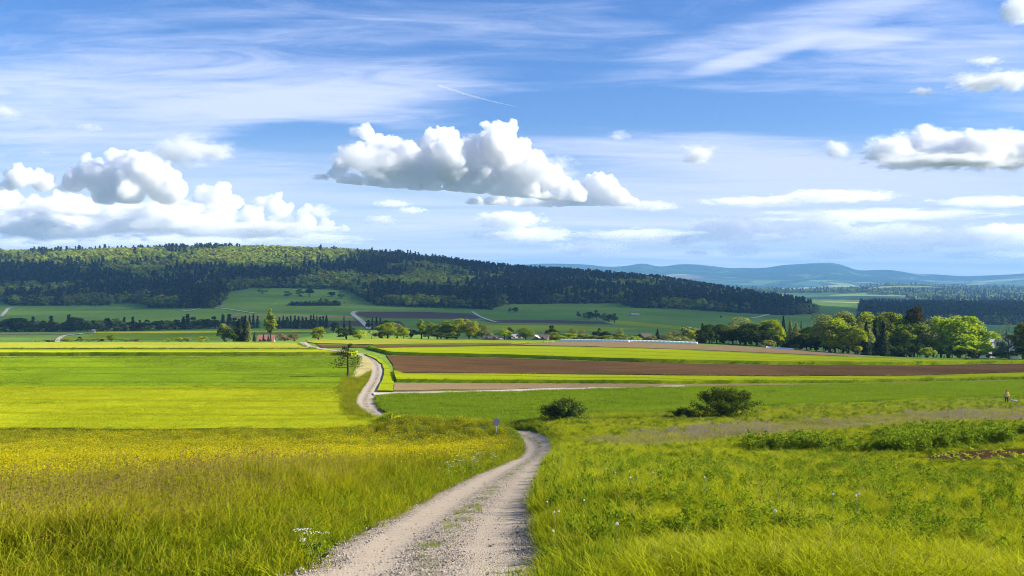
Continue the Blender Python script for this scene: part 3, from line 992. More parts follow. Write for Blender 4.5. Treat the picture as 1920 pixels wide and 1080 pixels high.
px_cloud('mid-height cumulus bank left of the largest cloud, greyish and ragged',
         [(385, 372, 28), (415, 368, 30), (440, 380, 20), (490, 382, 18), (515, 384, 24), (540, 390, 14), (580, 390, 12), (570, 398, 16), (330, 405, 34), (380, 412, 36), (430, 410, 34), (480, 412, 30), (530, 412, 30), (575, 418, 24), (610, 424, 18), (645, 430, 12)], 20500, (300, 432, 650, 434), 13, mfp=11)
GR = 'bright cumulus at the right edge'
for i, (x, y, a, b, mf, lb) in enumerate([(1668, 282, 66, 34, 7, 'rounded left head of the bright cumulus at the right edge'), (1735, 272, 84, 44, 7, 'tallest lobe of the bright cumulus at the right edge'),
                                          (1810, 282, 96, 44, 7, 'middle lobe of the bright cumulus at the right edge'), (1895, 284, 110, 48, 7, 'outer lobe of the bright cumulus at the right edge'),
                                          (1760, 302, 170, 17, 9, 'thin grey underside of the bright cumulus at the right edge')]):
    wisp(lb, x, y, a, b, 16500 + 500 * (i % 2), mf, 80 + i, 3.6, 0.5, group=GR)
for i, (x, y, a, b, mf, lb) in enumerate([(90, 424, 190, 36, 9, 'soft white bank filling the lower left corner of the sky'), (330, 424, 190, 30, 9, 'soft white bank under the left cumulus heap'),
                                          (500, 432, 170, 22, 11, 'soft white bank trailing right over the wooded hill'), (300, 395, 120, 26, 11, 'soft fill between the two left cumulus heaps'),
                                          (110, 388, 110, 24, 11, 'soft fill above the lower left bank')]):
    wisp(lb, x, y, a, b, 19000, mf, 90 + i, 3.8, 0.6, group='soft banks under the left cumulus')
wisp('soft grey cloud floating alone above the left cloud heap', 350, 284, 100, 38, 15500, 18, 7)
wisp('ragged grey flank at the right of the soft grey cloud', 410, 284, 46, 26, 15000, 18, 8)
wisp('bright tuft left of the long right-hand cumulus', 1572, 280, 36, 26, 16500, 10, 15)
wisp('double white tuft right of the largest cumulus', 1312, 288, 52, 26, 16500, 12, 16)
wisp('tiniest white puff just right of the peak of the largest cumulus', 1160, 254, 28, 13, 16500, 16, 17)
wisp('bright flat shred of cloud high at the right edge', 1860, 152, 110, 24, 12500, 12, 18, 3.4)
wisp('short flat shred left of the bright high one', 1730, 171, 36, 10, 12500, 14, 19, 3.0)
wisp('thin oval shred above the bright high one', 1850, 114, 44, 12, 12500, 18, 20, 3.0)
wisp('dark grey lump in the top right corner of the sky', 1912, 22, 44, 40, 10000, 12, 21)
wisp('small grey smudge at the left edge high above the clouds', 8, 209, 42, 20, 14000, 28, 22)
wisp('thin grey wisp right of the small grey smudge', 170, 239, 40, 12, 14000, 36, 23)
wisp('faint grey speck below the thin grey wisp', 80, 285, 26, 9, 14000, 36, 24)
wisp('torn dark tail at the left tip of the largest cumulus', 604, 332, 34, 10, 16800, 12, 61, 3.4)
wisp('frayed tail at the right tip of the largest cumulus', 1215, 384, 50, 12, 17000, 20, 62, 3.4)
wisp('thin mist hugging the left half of the largest cumulus', 690, 300, 86, 46, 16000, 22, 65, 4.2)
wisp('thin mist hugging the right slope of the largest cumulus', 1010, 318, 90, 40, 16000, 22, 66, 4.2)
wisp('torn scrap of cloud off the upper left of the largest cumulus', 668, 246, 26, 16, 17000, 14, 63, 3.4)
wisp('frayed right end of the left cumulus heap', 596, 396, 50, 18, 19000, 18, 64, 3.4)
GL = 'pale flat clouds low over the horizon'
for i, (x, y, a, b, mf, lb) in enumerate([
        (955, 412, 70, 18, 7, 'domed pale cloud under the right end of the largest cumulus'), (985, 440, 110, 16, 14, 'faint veil below the domed pale cloud'),
        (1370, 424, 90, 18, 8, 'broad low cloud right of the domed pale one'), (1400, 446, 120, 11, 11, 'flat streak under the broad low cloud'),
        (1555, 422, 60, 13, 8, 'small bright low cloud in the middle of the right half'), (1690, 438, 110, 18, 9, 'long low cloud with a grey belly at the right'),
        (1870, 440, 110, 22, 9, 'low cloud bank at the right edge'), (1110, 466, 80, 16, 9, 'puffy pale cloud just over the far ridge, leftmost'),
        (1395, 468, 50, 16, 9, 'puffy pale cloud just over the far ridge, near the centre'), (1560, 478, 60, 10, 11, 'thin pale cloud touching the highest far peak'),
        (1680, 466, 90, 11, 10, 'thin pale streak over the right far ridge'), (1560, 368, 130, 11, 14, 'long thin grey-white streak below the long right cumulus'),
        (1420, 378, 110, 10, 14, 'long thin streak left of the other thin streak'), (1860, 378, 120, 10, 14, 'thin streak near the right edge'),
        (1220, 386, 60, 9, 14, 'thin tail trailing right of the largest cumulus'), (735, 382, 40, 8, 14, 'small grey fragment under the largest cumulus, left'),
        (772, 394, 34, 7, 14, 'small grey fragment under the largest cumulus, right'), (712, 412, 40, 11, 12, 'pale lump left of the domed pale cloud'),
        (560, 448, 140, 12, 12, 'pale streak lying on the ridge of the wooded hill'), (250, 452, 260, 13, 11, 'long pale streak along the left skyline'),
        (1640, 404, 260, 9, 20, 'faint long veil streak in the right lower sky'), (1200, 440, 150, 12, 20, 'faint veil in the middle lower sky'),
        (1470, 432, 60, 12, 8, 'ragged low cloud between two brighter ones'), (1620, 448, 70, 10, 9, 'thin ragged cloud left of the long grey-bellied one'),
        (1780, 456, 60, 9, 9, 'small ragged cloud right of the long grey-bellied one'), (1260, 452, 60, 11, 9, 'small ragged cloud over the middle of the far ridge'),
        (1308, 474, 30, 6, 8, 'tiny bright cloud alone above the far ridge'), (1850, 478, 100, 9, 14, 'faint streak over the far ridge at the right edge')]):
    wisp(lb, x, y, a * 1.15, b * 1.25, 24000, mf * 1.3, 40 + i, 4.6, 0.5, group=GL)


def contrail():
    r = random.Random(4)
    k = 14000 / F
    sp = []
    for i in range(240):
        t = i / 239
        px, py_ = 822 + 148 * t, 160 + 40 * t + 3 * math.sin(t * 3)
        sp.append(((px - CX) * k, 14000 + r.uniform(-8, 8), (HZ - py_ + r.uniform(-0.7, 0.7) * (1.3 - t)) * k, k * (1.9 * (1.25 - t * 0.8)) * r.uniform(0.7, 1.2)))
    return make_cloud('contrail', sp, None, 0.9 * k, 1 / (14 * k), 0.8 * k, 'short frayed aircraft trail slanting down above the largest cumulus', 6, cat='contrail')


contrail()
# ------------------------------------------------------------------ tree parts
def tube(path, radii, sides=6):
    path = np.asarray(path, float)
    V, Fc = [], []
    for i, (p, r) in enumerate(zip(path, radii)):
        d = path[min(i + 1, len(path) - 1)] - path[max(i - 1, 0)]
        d = d / (np.linalg.norm(d) + 1e-9)
        a = np.cross(d, (0.3, 1.0, 0.2))
        a /= np.linalg.norm(a) + 1e-9
        b = np.cross(d, a)
        for k in range(sides):
            t = 2 * math.pi * k / sides
            V.append(p + r * (math.cos(t) * a + math.sin(t) * b))
    for i in range(len(path) - 1):
        for k in range(sides):
            k2 = (k + 1) % sides
            Fc.append((i * sides + k, i * sides + k2, (i + 1) * sides + k2, (i + 1) * sides + k))
    return np.array(V), np.array(Fc)


def join(parts):
    V, Fc, o = [], [], 0
    for v, f in parts:
        V.append(v)
        Fc.append(np.asarray(f) + o)
        o += len(v)
    return np.vstack(V), np.vstack(Fc)


def leaves(P, Nn, size, r, jit=0.7, aspect=1.5):
    """one small rhombic leaf clump per point, facing roughly along Nn"""
    n = len(P)
    Nn = Nn + jit * r.normal(size=(n, 3))
    Nn /= np.linalg.norm(Nn, axis=1)[:, None] + 1e-9
    a = np.cross(Nn, r.normal(size=(n, 3)))
    a /= np.linalg.norm(a, axis=1)[:, None] + 1e-9
    b = np.cross(Nn, a)
    s = (size * r.uniform(0.6, 1.35, n))[:, None]
    bend = Nn * s * 0.25
    V = np.stack([P - a * s * 0.5 * aspect - bend, P - b * s * 0.5, P + a * s * 0.5 * aspect - bend, P + b * s * 0.5], 1).reshape(-1, 3)
    Fc = np.arange(4 * n).reshape(n, 4)
    return V, Fc


def sphere_pts(n, r):
    p = r.normal(size=(n, 3))
    return p / np.linalg.norm(p, axis=1)[:, None]


def foliage_mat(name, c_dark, c_light, transl=0.35, hue=0.03):
    m, t = new_mat(name)
    rnd = t.n('ShaderNodeObjectInfo').outputs['Random']
    lf = t.n('ShaderNodeAttribute', attribute_name='leaf').outputs['Fac']
    colr = t.mix(t.math('ADD', t.math('MULTIPLY', lf, 0.7), t.math('MULTIPLY', rnd, 0.3)), c_dark, c_light)
    hs = t.n('ShaderNodeHueSaturation', inp={'Hue': t.math('ADD', 0.5 - hue / 2, t.math('MULTIPLY', rnd, hue)), 'Saturation': 1.0,
             'Value': t.math('ADD', 0.78, t.math('MULTIPLY', rnd, 0.44)), 'Color': colr}).outputs[0]
    d = t.n('ShaderNodeBsdfDiffuse', inp={'Color': hs})
    tr = t.n('ShaderNodeBsdfTranslucent', inp={'Color': hs})
    mx = t.n('ShaderNodeMixShader', inp={0: transl, 1: d.outputs[0], 2: tr.outputs[0]})
    t.n('ShaderNodeOutputMaterial', inp={0: mx.outputs[0]})
    return m


L_LIME = foliage_mat('lime_leaves', (0.18, 0.25, 0.010), (0.50, 0.56, 0.018), 0.48)
L_GREEN = foliage_mat('green_leaves', (0.08, 0.14, 0.012), (0.29, 0.36, 0.022), 0.42)
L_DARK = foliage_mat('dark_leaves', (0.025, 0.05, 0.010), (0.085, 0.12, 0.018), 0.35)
L_TAN = foliage_mat('tan_buds', (0.19, 0.20, 0.045), (0.42, 0.42, 0.11), 0.42)
L_GREY = foliage_mat('grey_green_leaves', (0.15, 0.19, 0.04), (0.36, 0.39, 0.08), 0.42)
L_SPRUCE = foliage_mat('spruce_needles', (0.014, 0.028, 0.014), (0.055, 0.078, 0.028), 0.2, 0.05)
L_FARSPR = foliage_mat('far_spruce_needles', (0.022, 0.040, 0.022), (0.095, 0.115, 0.048), 0.2, 0.06)
L_BROWN = foliage_mat('brown_pine_needles', (0.035, 0.034, 0.012), (0.12, 0.10, 0.03), 0.2)
L_YELLOW = foliage_mat('yellow_leaves', (0.27, 0.31, 0.010), (0.56, 0.57, 0.02), 0.48)
L_MID = foliage_mat('woodland_leaves', (0.09, 0.15, 0.024), (0.36, 0.42, 0.06), 0.4, 0.06)
L_WOODLT = foliage_mat('fresh_woodland_leaves', (0.22, 0.30, 0.022), (0.56, 0.58, 0.05), 0.4, 0.06)
L_ROSE = foliage_mat('reddish_twigs', (0.16, 0.10, 0.06), (0.32, 0.21, 0.12), 0.2)
M_BARK = soil('bark', (0.055, 0.042, 0.030), (0.13, 0.10, 0.075), 0, 0.02)
M_PALEBARK = soil('pale_bark', (0.22, 0.19, 0.15), (0.36, 0.32, 0.26), 0, 0.02)

PROTO = {}


def set_leaf(me, n_leaves, r, first=0):
    a = me.attributes.new('leaf', 'FLOAT', 'POINT')
    v = np.zeros(len(me.vertices), np.float32)
    v[first:first + 4 * n_leaves] = np.repeat(np.clip(r.normal(0.45, 0.25, n_leaves), 0, 1), 4)
    a.data.foreach_set('value', v)


def proto_pair(key, trunk, crown, mat, bark, r):
    """unit-height tree kept as two meshes (trunk, crown) and as one joined mesh for far copies"""
    tv, tf = trunk
    cv, cf = crown
    tm = mesh_obj('trunk', tv, tf, bark, link=False, smooth=True).data
    cm = mesh_obj('crown', cv, cf, mat, link=False).data
    set_leaf(cm, len(cf), r)
    jm = mesh_obj('tree', np.vstack([cv, tv]), np.vstack([cf, tf + len(cv)]), [mat, bark], link=False)
    mi = np.zeros(len(cf) + len(tf), np.int32)
    mi[len(cf):] = 1
    jm.data.polygons.foreach_set('material_index', mi)
    set_leaf(jm.data, len(cf), r)
    PROTO.setdefault(key, []).append((tm, cm, jm))


def broadleaf(key, mat, seed, n=3500, leaf=0.030, wide=0.75, low=0.16, lobes=16, top=1.0, narrow=1.0, airy=0.0, bark=None, multi=False):
    """wide = crown width / height; low = where the crown starts"""
    r = np.random.default_rng(seed)
    cz, rz, rx = (low + top) / 2, (top - low) / 2, wide / 2
    C = []
    for k in range(lobes):
        d = sphere_pts(1, r)[0]
        q = r.uniform(0.30, 0.78)
        c = np.array([d[0] * rx * q, d[1] * rx * q, cz + d[2] * rz * q])
        k2 = 1.0 - narrow * 0.45 * abs(c[2] - cz) / rz * (c[2] > cz)
        C.append((c * np.array([k2, k2, 1]), r.uniform(0.26, 0.44) * min(rx, rz) * (1.0 if q < .6 else .8)))
    P, Nn = [], []
    per = int(n * 1.5 / lobes)
    for i, (c, rad) in enumerate(C):
        d = sphere_pts(per, r)
        d[:, 2] = np.where(d[:, 2] < -0.4, -d[:, 2] * 0.6, d[:, 2])
        s = 1 + 0.28 * fbm(d * 2.1 + i * 7, 3, 3)
        p = c + d * (rad * s * r.uniform(0.70, 1.05, per))[:, None]
        P.append(p)
        Nn.append(d)
    P, Nn = np.vstack(P), np.vstack(Nn)
    keep = np.ones(len(P), bool)
    for c, rad in C:
        keep &= ~(np.linalg.norm(P - c, axis=1) < rad * 0.62)
    if airy:
        keep &= r.uniform(size=len(P)) > airy * (fbm(P * 9.0, 2, 6) * 0.8 + 0.6)
    P, Nn = P[keep], Nn[keep]
    sel = r.permutation(len(P))[:n]
    crown = leaves(P[sel], Nn[sel] + (0, 0, 0.25), leaf, r)
    limbs = []
    stems = 5 if multi else 1
    for s in range(stems):
        a = r.uniform(0, 6.28)
        lean = r.uniform(0.10, 0.22) * wide if multi else 0.02
        tx, ty = math.cos(a) * lean, math.sin(a) * lean
        hz = [0, 0.12, 0.28, 0.45, 0.62]
        rr = 0.020 if not multi else 0.010
        limbs.append(tube([(tx * (z / 0.4) + 0.006 * math.sin(9 * z + s), ty * (z / 0.4), z * top) for z in hz], [rr * 1.35, rr, rr * 0.85, rr * 0.6, rr * 0.25]))
    for c, rad in C[:max(6, lobes // 2)]:
        z0 = r.uniform(low * 0.9, max(low + 0.05, c[2] * 0.7))
        m = np.array([c[0] * 0.4, c[1] * 0.4, z0 + (c[2] - z0) * 0.5])
        limbs.append(tube([(0, 0, z0), m, c], [0.010, 0.006, 0.002], 5))
    proto_pair(key, join(limbs), crown, mat, bark or M_BARK, r)


def conifer(key, mat, seed, levels=22, wide=0.34, low=0.08, per=9, seg=4, leaf=0.045, ragged=0.25, bark=None):
    r = np.random.default_rng(seed)
    P, Nn = [], []
    for i in range(levels):
        t = i / (levels - 1)
        z = low + (0.985 - low) * t
        R = wide / 2 * (1 - t) ** 0.85 * (1 if t > 0.08 else 0.75) + 0.008
        k = max(4, int(per * (1 - 0.55 * t)))
        a0 = r.uniform(0, 6.28)
        for b in range(k):
            a = a0 + 6.283 * b / k + r.uniform(-0.25, 0.25)
            Rb = R * r.uniform(1 - ragged, 1 + ragged)
            for s in range(seg):
                q = (s + r.uniform(0.4, 1.0)) / seg
                droop = -0.35 * Rb * q * q + 0.04 * Rb * q
                P.append((math.cos(a) * Rb * q, math.sin(a) * Rb * q, z + droop + r.uniform(-0.012, 0.012)))
                Nn.append((math.cos(a) * 0.8, math.sin(a) * 0.8, 0.7))
    P, Nn = np.array(P), np.array(Nn)
    crown = leaves(P, Nn, leaf, r, 0.45, 1.8)
    trunk = tube([(0, 0, 0), (0, 0, 0.3), (0, 0, 0.7), (0, 0, 0.97)], [0.014, 0.011, 0.006, 0.0015], 5)
    proto_pair(key, trunk, crown, mat, bark or M_BARK, r)


def bare(key, mat, seed, spread=0.55, bark=None, leaf_n=500):
    r = np.random.default_rng(seed)
    limbs, tips = [], []

    def grow(p, d, ln, rad, lev):
        q1 = p + d * ln * 0.5 + r.normal(size=3) * ln * 0.05
        q2 = p + d * ln + r.normal(size=3) * ln * 0.07
        limbs.append(tube([p, q1, q2], [rad, rad * 0.8, rad * 0.55], 5 if lev > 1 else 3))
        if lev == 0:
            tips.append(q2)
            return
        for _ in range(r.integers(3, 5)):
            nd = d + r.normal(size=3) * spread
            nd[2] += 0.15
            nd /= np.linalg.norm(nd)
            grow(p + (q2 - p) * r.uniform(0.5, 1.0), nd, ln * r.uniform(0.55, 0.78), rad * 0.55, lev - 1)
    grow(np.zeros(3), np.array([0, 0, 1.0]), 0.34, 0.020, 4)
    tips = np.array(tips)
    v, f = join(limbs)
    zmax = v[:, 2].max()
    v, tips = v / zmax, tips / zmax
    sel = tips[r.integers(0, len(tips), leaf_n)] + r.normal(size=(leaf_n, 3)) * 0.015
    proto_pair(key, (v, f), leaves(sel, sphere_pts(leaf_n, r), 0.016, r), mat, bark or M_BARK, r)


# near and middle-distance kinds (fine leaves)
for s in range(2):
    broadleaf('lime', L_LIME, 11 + s, 4600, 0.028, 0.85, 0.02, 20)
    broadleaf('green', L_GREEN, 21 + s, 4600, 0.028, 0.85, 0.02, 20)
    broadleaf('dark', L_DARK, 31 + s, 3600, 0.030, 0.80, 0.04, 18)
    broadleaf('tan', L_TAN, 41 + s, 3000, 0.024, 0.85, 0.06, 20, airy=0.40)
    broadleaf('grey', L_GREY, 51 + s, 3400, 0.026, 0.80, 0.06, 20, airy=0.25)
    conifer('spruce', L_SPRUCE, 61 + s, 30, 0.36, 0.04, 12, 5, 0.034)
broadleaf('yellow', L_YELLOW, 71, 3200, 0.030, 0.80, 0.06, 18)
broadleaf('poplar', L_LIME, 72, 4200, 0.026, 0.36, 0.04, 26, narrow=1.5)
conifer('larch', L_GREY, 73, 28, 0.40, 0.06, 11, 5, 0.030, 0.4)
broadleaf('brownpine', L_BROWN, 74, 3200, 0.030, 0.75, 0.35, 16, airy=0.2)
bare('bare', L_ROSE, 75, leaf_n=900)
bare('bare', L_TAN, 76, leaf_n=1400)
broadleaf('bush', L_LIME, 77, 1800, 0.060, 1.6, 0.0, 16, multi=True)
broadleaf('palebush', L_TAN, 78, 1500, 0.055, 1.5, 0.0, 14, multi=True)
broadleaf('darkbush', L_DARK, 79, 1800, 0.060, 1.6, 0.0, 16, multi=True)
broadleaf('rosebush', L_ROSE, 80, 1400, 0.055, 1.7, 0.0, 14, multi=True)
broadleaf('yellowbush', L_YELLOW, 81, 1500, 0.060, 1.6, 0.0, 14, multi=True)
# far kinds (few, larger clumps)
for s in range(3):
    conifer('farspruce', L_FARSPR, 90 + s, 13, 0.34 + 0.04 * s, 0.10, 7, 3, 0.085, 0.3)
    broadleaf('farleaf', L_MID, 95 + s, 330, 0.095, 0.80 + 0.08 * s, -0.04, 8)
    broadleaf('farlight', L_WOODLT, 100 + s, 330, 0.095, 0.72, 0.10, 10)
    broadleaf('fardark', L_DARK, 105 + s, 420, 0.10, 0.72, -0.06, 8)
broadleaf('fargrey', L_GREY, 110, 260, 0.085, 0.62, 0.12, 10, airy=0.3)

KIND_NAME = dict(lime='broadleaf_tree', green='broadleaf_tree', dark='broadleaf_tree', tan='budding_tree', grey='broadleaf_tree', spruce='spruce_tree', yellow='blossoming_tree',
                 poplar='poplar_tree', larch='larch_tree', brownpine='pine_tree', bare='bare_tree', bush='bush', palebush='bush', darkbush='bush', rosebush='bush', yellowbush='bush',
                 farspruce='spruce_tree', farleaf='broadleaf_tree', farlight='broadleaf_tree', fardark='broadleaf_tree', fargrey='broadleaf_tree')
_turn = [0]


def tree(kind, px, top, Y=None, wpx=None, label='', group=None, base=None, cat=None, split=True, h=None, sink=0.02):
    """px: where it stands across the photograph; top: its tip in the photograph; Y: distance (or the pixel row of its foot on the ground)"""
    _turn[0] += 1
    if Y is None:
        x, Y = unproject(px, base)
    else:
        x = (px - CX) / F * Y
    z = gz(x, Y)
    if h is None:
        h = max(0.8, (HZ - top) / F * Y - z)
    tm, cm, jm = PROTO[kind][_turn[0] % len(PROTO[kind])]
    wp = np.ptp(np.array([v.co.x for v in jm.data.vertices])) if 'w' not in jm else jm['w']
    jm['w'] = float(wp)
    sx = h if wpx is None else (wpx / F * Y) / wp
    name = KIND_NAME[kind]
    if cat is None:
        cat = 'bush' if name == 'bush' else 'tree'
    rz = (_turn[0] * 2.39996) % 6.283
    if split:
        o = empty(name, (x, Y, z - sink * h), rz, (sx, sx, h))
        for nm, me in (('trunk', tm), ('crown', cm)):
            c = bpy.data.objects.new(nm, me)
            c.parent = o
            COL.objects.link(c)
    else:
        o = bpy.data.objects.new(name, jm.data)
        o.location, o.rotation_euler, o.scale = (x, Y, z - sink * h), (0, 0, rz), (sx, sx, h)
        COL.objects.link(o)
    tag(o, label, cat, group)
    return o


# ------------------------------------------------------------------ scatter of uncountable things: one object, points carrying meshes
def scatter(name, pts, rotz, scl, idx, protos, label, cat, tilt=None):
    """protos: mesh data blocks; idx: which one each point carries"""
    o = mesh_obj(name, pts, [])
    n = len(pts)
    rot = np.zeros((n, 3), np.float32)
    rot[:, 2] = rotz
    if tilt is not None:
        rot[:, :2] = tilt
    sc = np.repeat(np.asarray(scl)[:, None], 3, 1) if np.ndim(scl) == 1 else np.asarray(scl)
    point_attr(o, 'rot', 'FLOAT_VECTOR', rot)
    point_attr(o, 'scl', 'FLOAT_VECTOR', sc)
    point_attr(o, 'idx', 'INT', idx)
    g = bpy.data.node_groups.new(name, 'GeometryNodeTree')
    g.interface.new_socket('Geometry', in_out='INPUT', socket_type='NodeSocketGeometry')
    g.interface.new_socket('Geometry', in_out='OUTPUT', socket_type='NodeSocketGeometry')
    L = g.links.new
    gi, go = g.nodes.new('NodeGroupInput'), g.nodes.new('NodeGroupOutput')
    jn = g.nodes.new('GeometryNodeJoinGeometry')

    def named(nm, ty):
        a = g.nodes.new('GeometryNodeInputNamedAttribute')
        a.data_type = ty
        a.inputs['Name'].default_value = nm
        return a.outputs[0]
    r_, s_, i_ = named('rot', 'FLOAT_VECTOR'), named('scl', 'FLOAT_VECTOR'), named('idx', 'INT')
    e2r = g.nodes.new('FunctionNodeEulerToRotation')
    L(r_, e2r.inputs[0])
    for k, me in enumerate(protos):
        po = bpy.data.objects.new('source', me)
        oi = g.nodes.new('GeometryNodeObjectInfo')
        oi.inputs['Object'].default_value = po
        cmp_ = g.nodes.new('FunctionNodeCompare')
        cmp_.data_type = 'INT'
        cmp_.operation = 'EQUAL'
        L(i_, cmp_.inputs[2])
        cmp_.inputs[3].default_value = k
        ip = g.nodes.new('GeometryNodeInstanceOnPoints')
        L(gi.outputs[0], ip.inputs['Points'])
        L(cmp_.outputs[0], ip.inputs['Selection'])
        L(oi.outputs['Geometry'], ip.inputs['Instance'])
        L(e2r.outputs[0], ip.inputs['Rotation'])
        L(s_, ip.inputs['Scale'])
        L(ip.outputs[0], jn.inputs[0])
    L(jn.outputs[0], go.inputs[0])
    md = o.modifiers.new('copies', 'NODES')
    md.node_group = g
    tag(o, label, cat, kind='stuff')
    return o


def jm_list(*keys):
    return [p[2].data for k in keys for p in PROTO[k]]
# ------------------------------------------------------------------ the wooded hill
BASE = np.array([(-500, 566), (8, 566), (16, 573.5), (200, 573.5), (222, 569), (262, 570), (278, 578), (405, 578.5), (418, 566), (426, 549), (470, 541), (560, 541), (650, 545),
                 (690, 566), (705, 573), (760, 576), (925, 581), (933, 575), (950, 571), (1165, 569), (1185, 577), (1280, 580.5), (1400, 588), (1470, 591.5), (1532, 589)], float)
_bp = np.arange(-480, 1533, 6.0)
_bY = np.array([unproject(p, np.interp(p, BASE[:, 0], BASE[:, 1]))[1] for p in _bp])
gy, gx = np.meshgrid(np.arange(1150, 2760, 9.8), np.arange(-2100, 900, 9.8), indexing='ij')
wx = (gx + rng.uniform(-4.2, 4.2, gx.shape)).ravel()
wy = (gy + rng.uniform(-3.6, 3.6, gy.shape)).ravel()
wpx = wx / wy * F + CX
k = (wpx > -470) & (wpx < 1528) & (wy > np.interp(wpx, _bp, _bY)) & (wy < np.interp(wpx, [-500, 900, 1300, 1440, 1530], [2760, 2700, 2600, 2150, 1700]))
wx, wy, wpx = wx[k], wy[k], wpx[k]
wz = ground(wx, wy)
wpy = HZ - wz / wy * F
nz = fbm(np.column_stack([wx / 150, wy / 150]), 4, 31)
nz2 = fbm(np.column_stack([wx / 38, wy / 38]), 3, 33)
fr = wy - np.interp(wpx, _bp, _bY)                     # depth behind the lower edge of the wood


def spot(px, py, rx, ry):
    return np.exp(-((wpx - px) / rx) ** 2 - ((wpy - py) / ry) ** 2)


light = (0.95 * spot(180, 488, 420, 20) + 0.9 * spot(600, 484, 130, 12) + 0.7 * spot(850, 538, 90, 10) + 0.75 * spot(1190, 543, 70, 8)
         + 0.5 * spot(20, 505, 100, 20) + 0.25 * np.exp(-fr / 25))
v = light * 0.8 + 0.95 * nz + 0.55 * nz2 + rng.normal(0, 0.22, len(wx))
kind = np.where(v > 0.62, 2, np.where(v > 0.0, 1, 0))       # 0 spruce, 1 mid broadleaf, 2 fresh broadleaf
kind = np.where((kind == 1) & (rng.uniform(size=len(wx)) < 0.18), 3, kind)
hh = np.where(kind == 0, rng.uniform(17, 25, len(wx)), rng.uniform(12, 20, len(wx)))
hh = hh * np.where(fr < 12, rng.uniform(0.55, 1.0, len(wx)), 1.0)
sx = hh * np.where(kind == 0, rng.uniform(1.15, 1.7, len(wx)), rng.uniform(1.1, 1.6, len(wx)))
sub = rng.integers(0, 3, len(wx))
front = np.argsort(wy + np.where((wpx < -20) | (wpx > 1540) | (fr > 30), 1e5, 0))[:270]
isf = np.zeros(len(wx), bool)
isf[front] = True
KK = ['farspruce', 'farleaf', 'farlight', 'fargrey']
EDGE = [(16, 'beside the pale road at the far left'), (280, 'above the long left meadow'), (425, 'on the rounded spur of the wood'), (700, 'above the open slope with the hedge'),
        (935, 'above the long dark ploughed field'), (1180, 'behind the broad middle pasture'), (1330, 'above the pasture with the small shed'), (1600, 'at the tapering right end of the hill')]
NM = {0: 'dark spruce', 1: 'mid-green broadleaf tree', 2: 'pale fresh-leaved tree', 3: 'grey-green tree'}
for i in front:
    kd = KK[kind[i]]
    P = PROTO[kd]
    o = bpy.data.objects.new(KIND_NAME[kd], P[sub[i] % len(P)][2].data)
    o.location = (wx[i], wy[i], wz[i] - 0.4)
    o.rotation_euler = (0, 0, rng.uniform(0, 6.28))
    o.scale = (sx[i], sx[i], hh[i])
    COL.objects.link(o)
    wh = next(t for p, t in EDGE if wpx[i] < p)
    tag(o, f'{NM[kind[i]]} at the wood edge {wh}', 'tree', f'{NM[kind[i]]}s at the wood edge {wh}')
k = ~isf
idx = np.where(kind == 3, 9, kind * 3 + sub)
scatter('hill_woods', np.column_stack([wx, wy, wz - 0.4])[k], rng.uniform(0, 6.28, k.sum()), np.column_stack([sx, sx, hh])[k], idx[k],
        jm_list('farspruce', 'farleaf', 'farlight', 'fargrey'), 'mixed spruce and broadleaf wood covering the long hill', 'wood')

# ------------------------------------------------------------------ woods and tree clumps on the far plain
n = 60000
fy = np.exp(rng.uniform(math.log(1500), math.log(7500), n))
fx = rng.uniform(-0.02, 0.62, n) * fy
fpx = fx / fy * F + CX
den = fbm(np.column_stack([fx / 420, fy / 260]), 4, 41)
band = (fpx > 1640 + 30 * np.sin(fy / 90)) & (fy > 1500) & (fy < 2700)
k = np.where(band, rng.uniform(size=n) < 0.95, (fy > 2500) & (fpx > 1380 + (fy < 3600) * 260) & (den > 0.10 + 0.12 * (fy < 4200)))
k &= ~((fpx > 1520) & (fpx < 1700) & (fy > 3000) & (fy < 4300))
fx, fy, fpx, band, den = fx[k], fy[k], fpx[k], band[k], den[k]
fz = ground(fx, fy)
u_ = rng.uniform(size=len(fx))
fk = np.where(band, np.where(u_ < 0.62, 0, np.where(u_ < 0.9, 1, 2)), np.where(u_ < 0.25, 0, np.where(u_ < 0.7, 1, 2)))
fh = np.where(fk == 0, rng.uniform(16, 25, len(fx)), rng.uniform(11, 19, len(fx)))
fs = fh * rng.uniform(1.0, 1.5, len(fx)) * np.where(fy > 3500, 1.3, 1.0)
scatter('plain_woods', np.column_stack([fx, fy, fz - 0.5]), rng.uniform(0, 6.28, len(fx)), np.column_stack([fs, fs, fh]), fk * 3 + rng.integers(0, 3, len(fx)),
        jm_list('farspruce', 'farleaf', 'farlight'), 'dark woods and scattered tree clumps on the hazy plain at the right', 'wood')

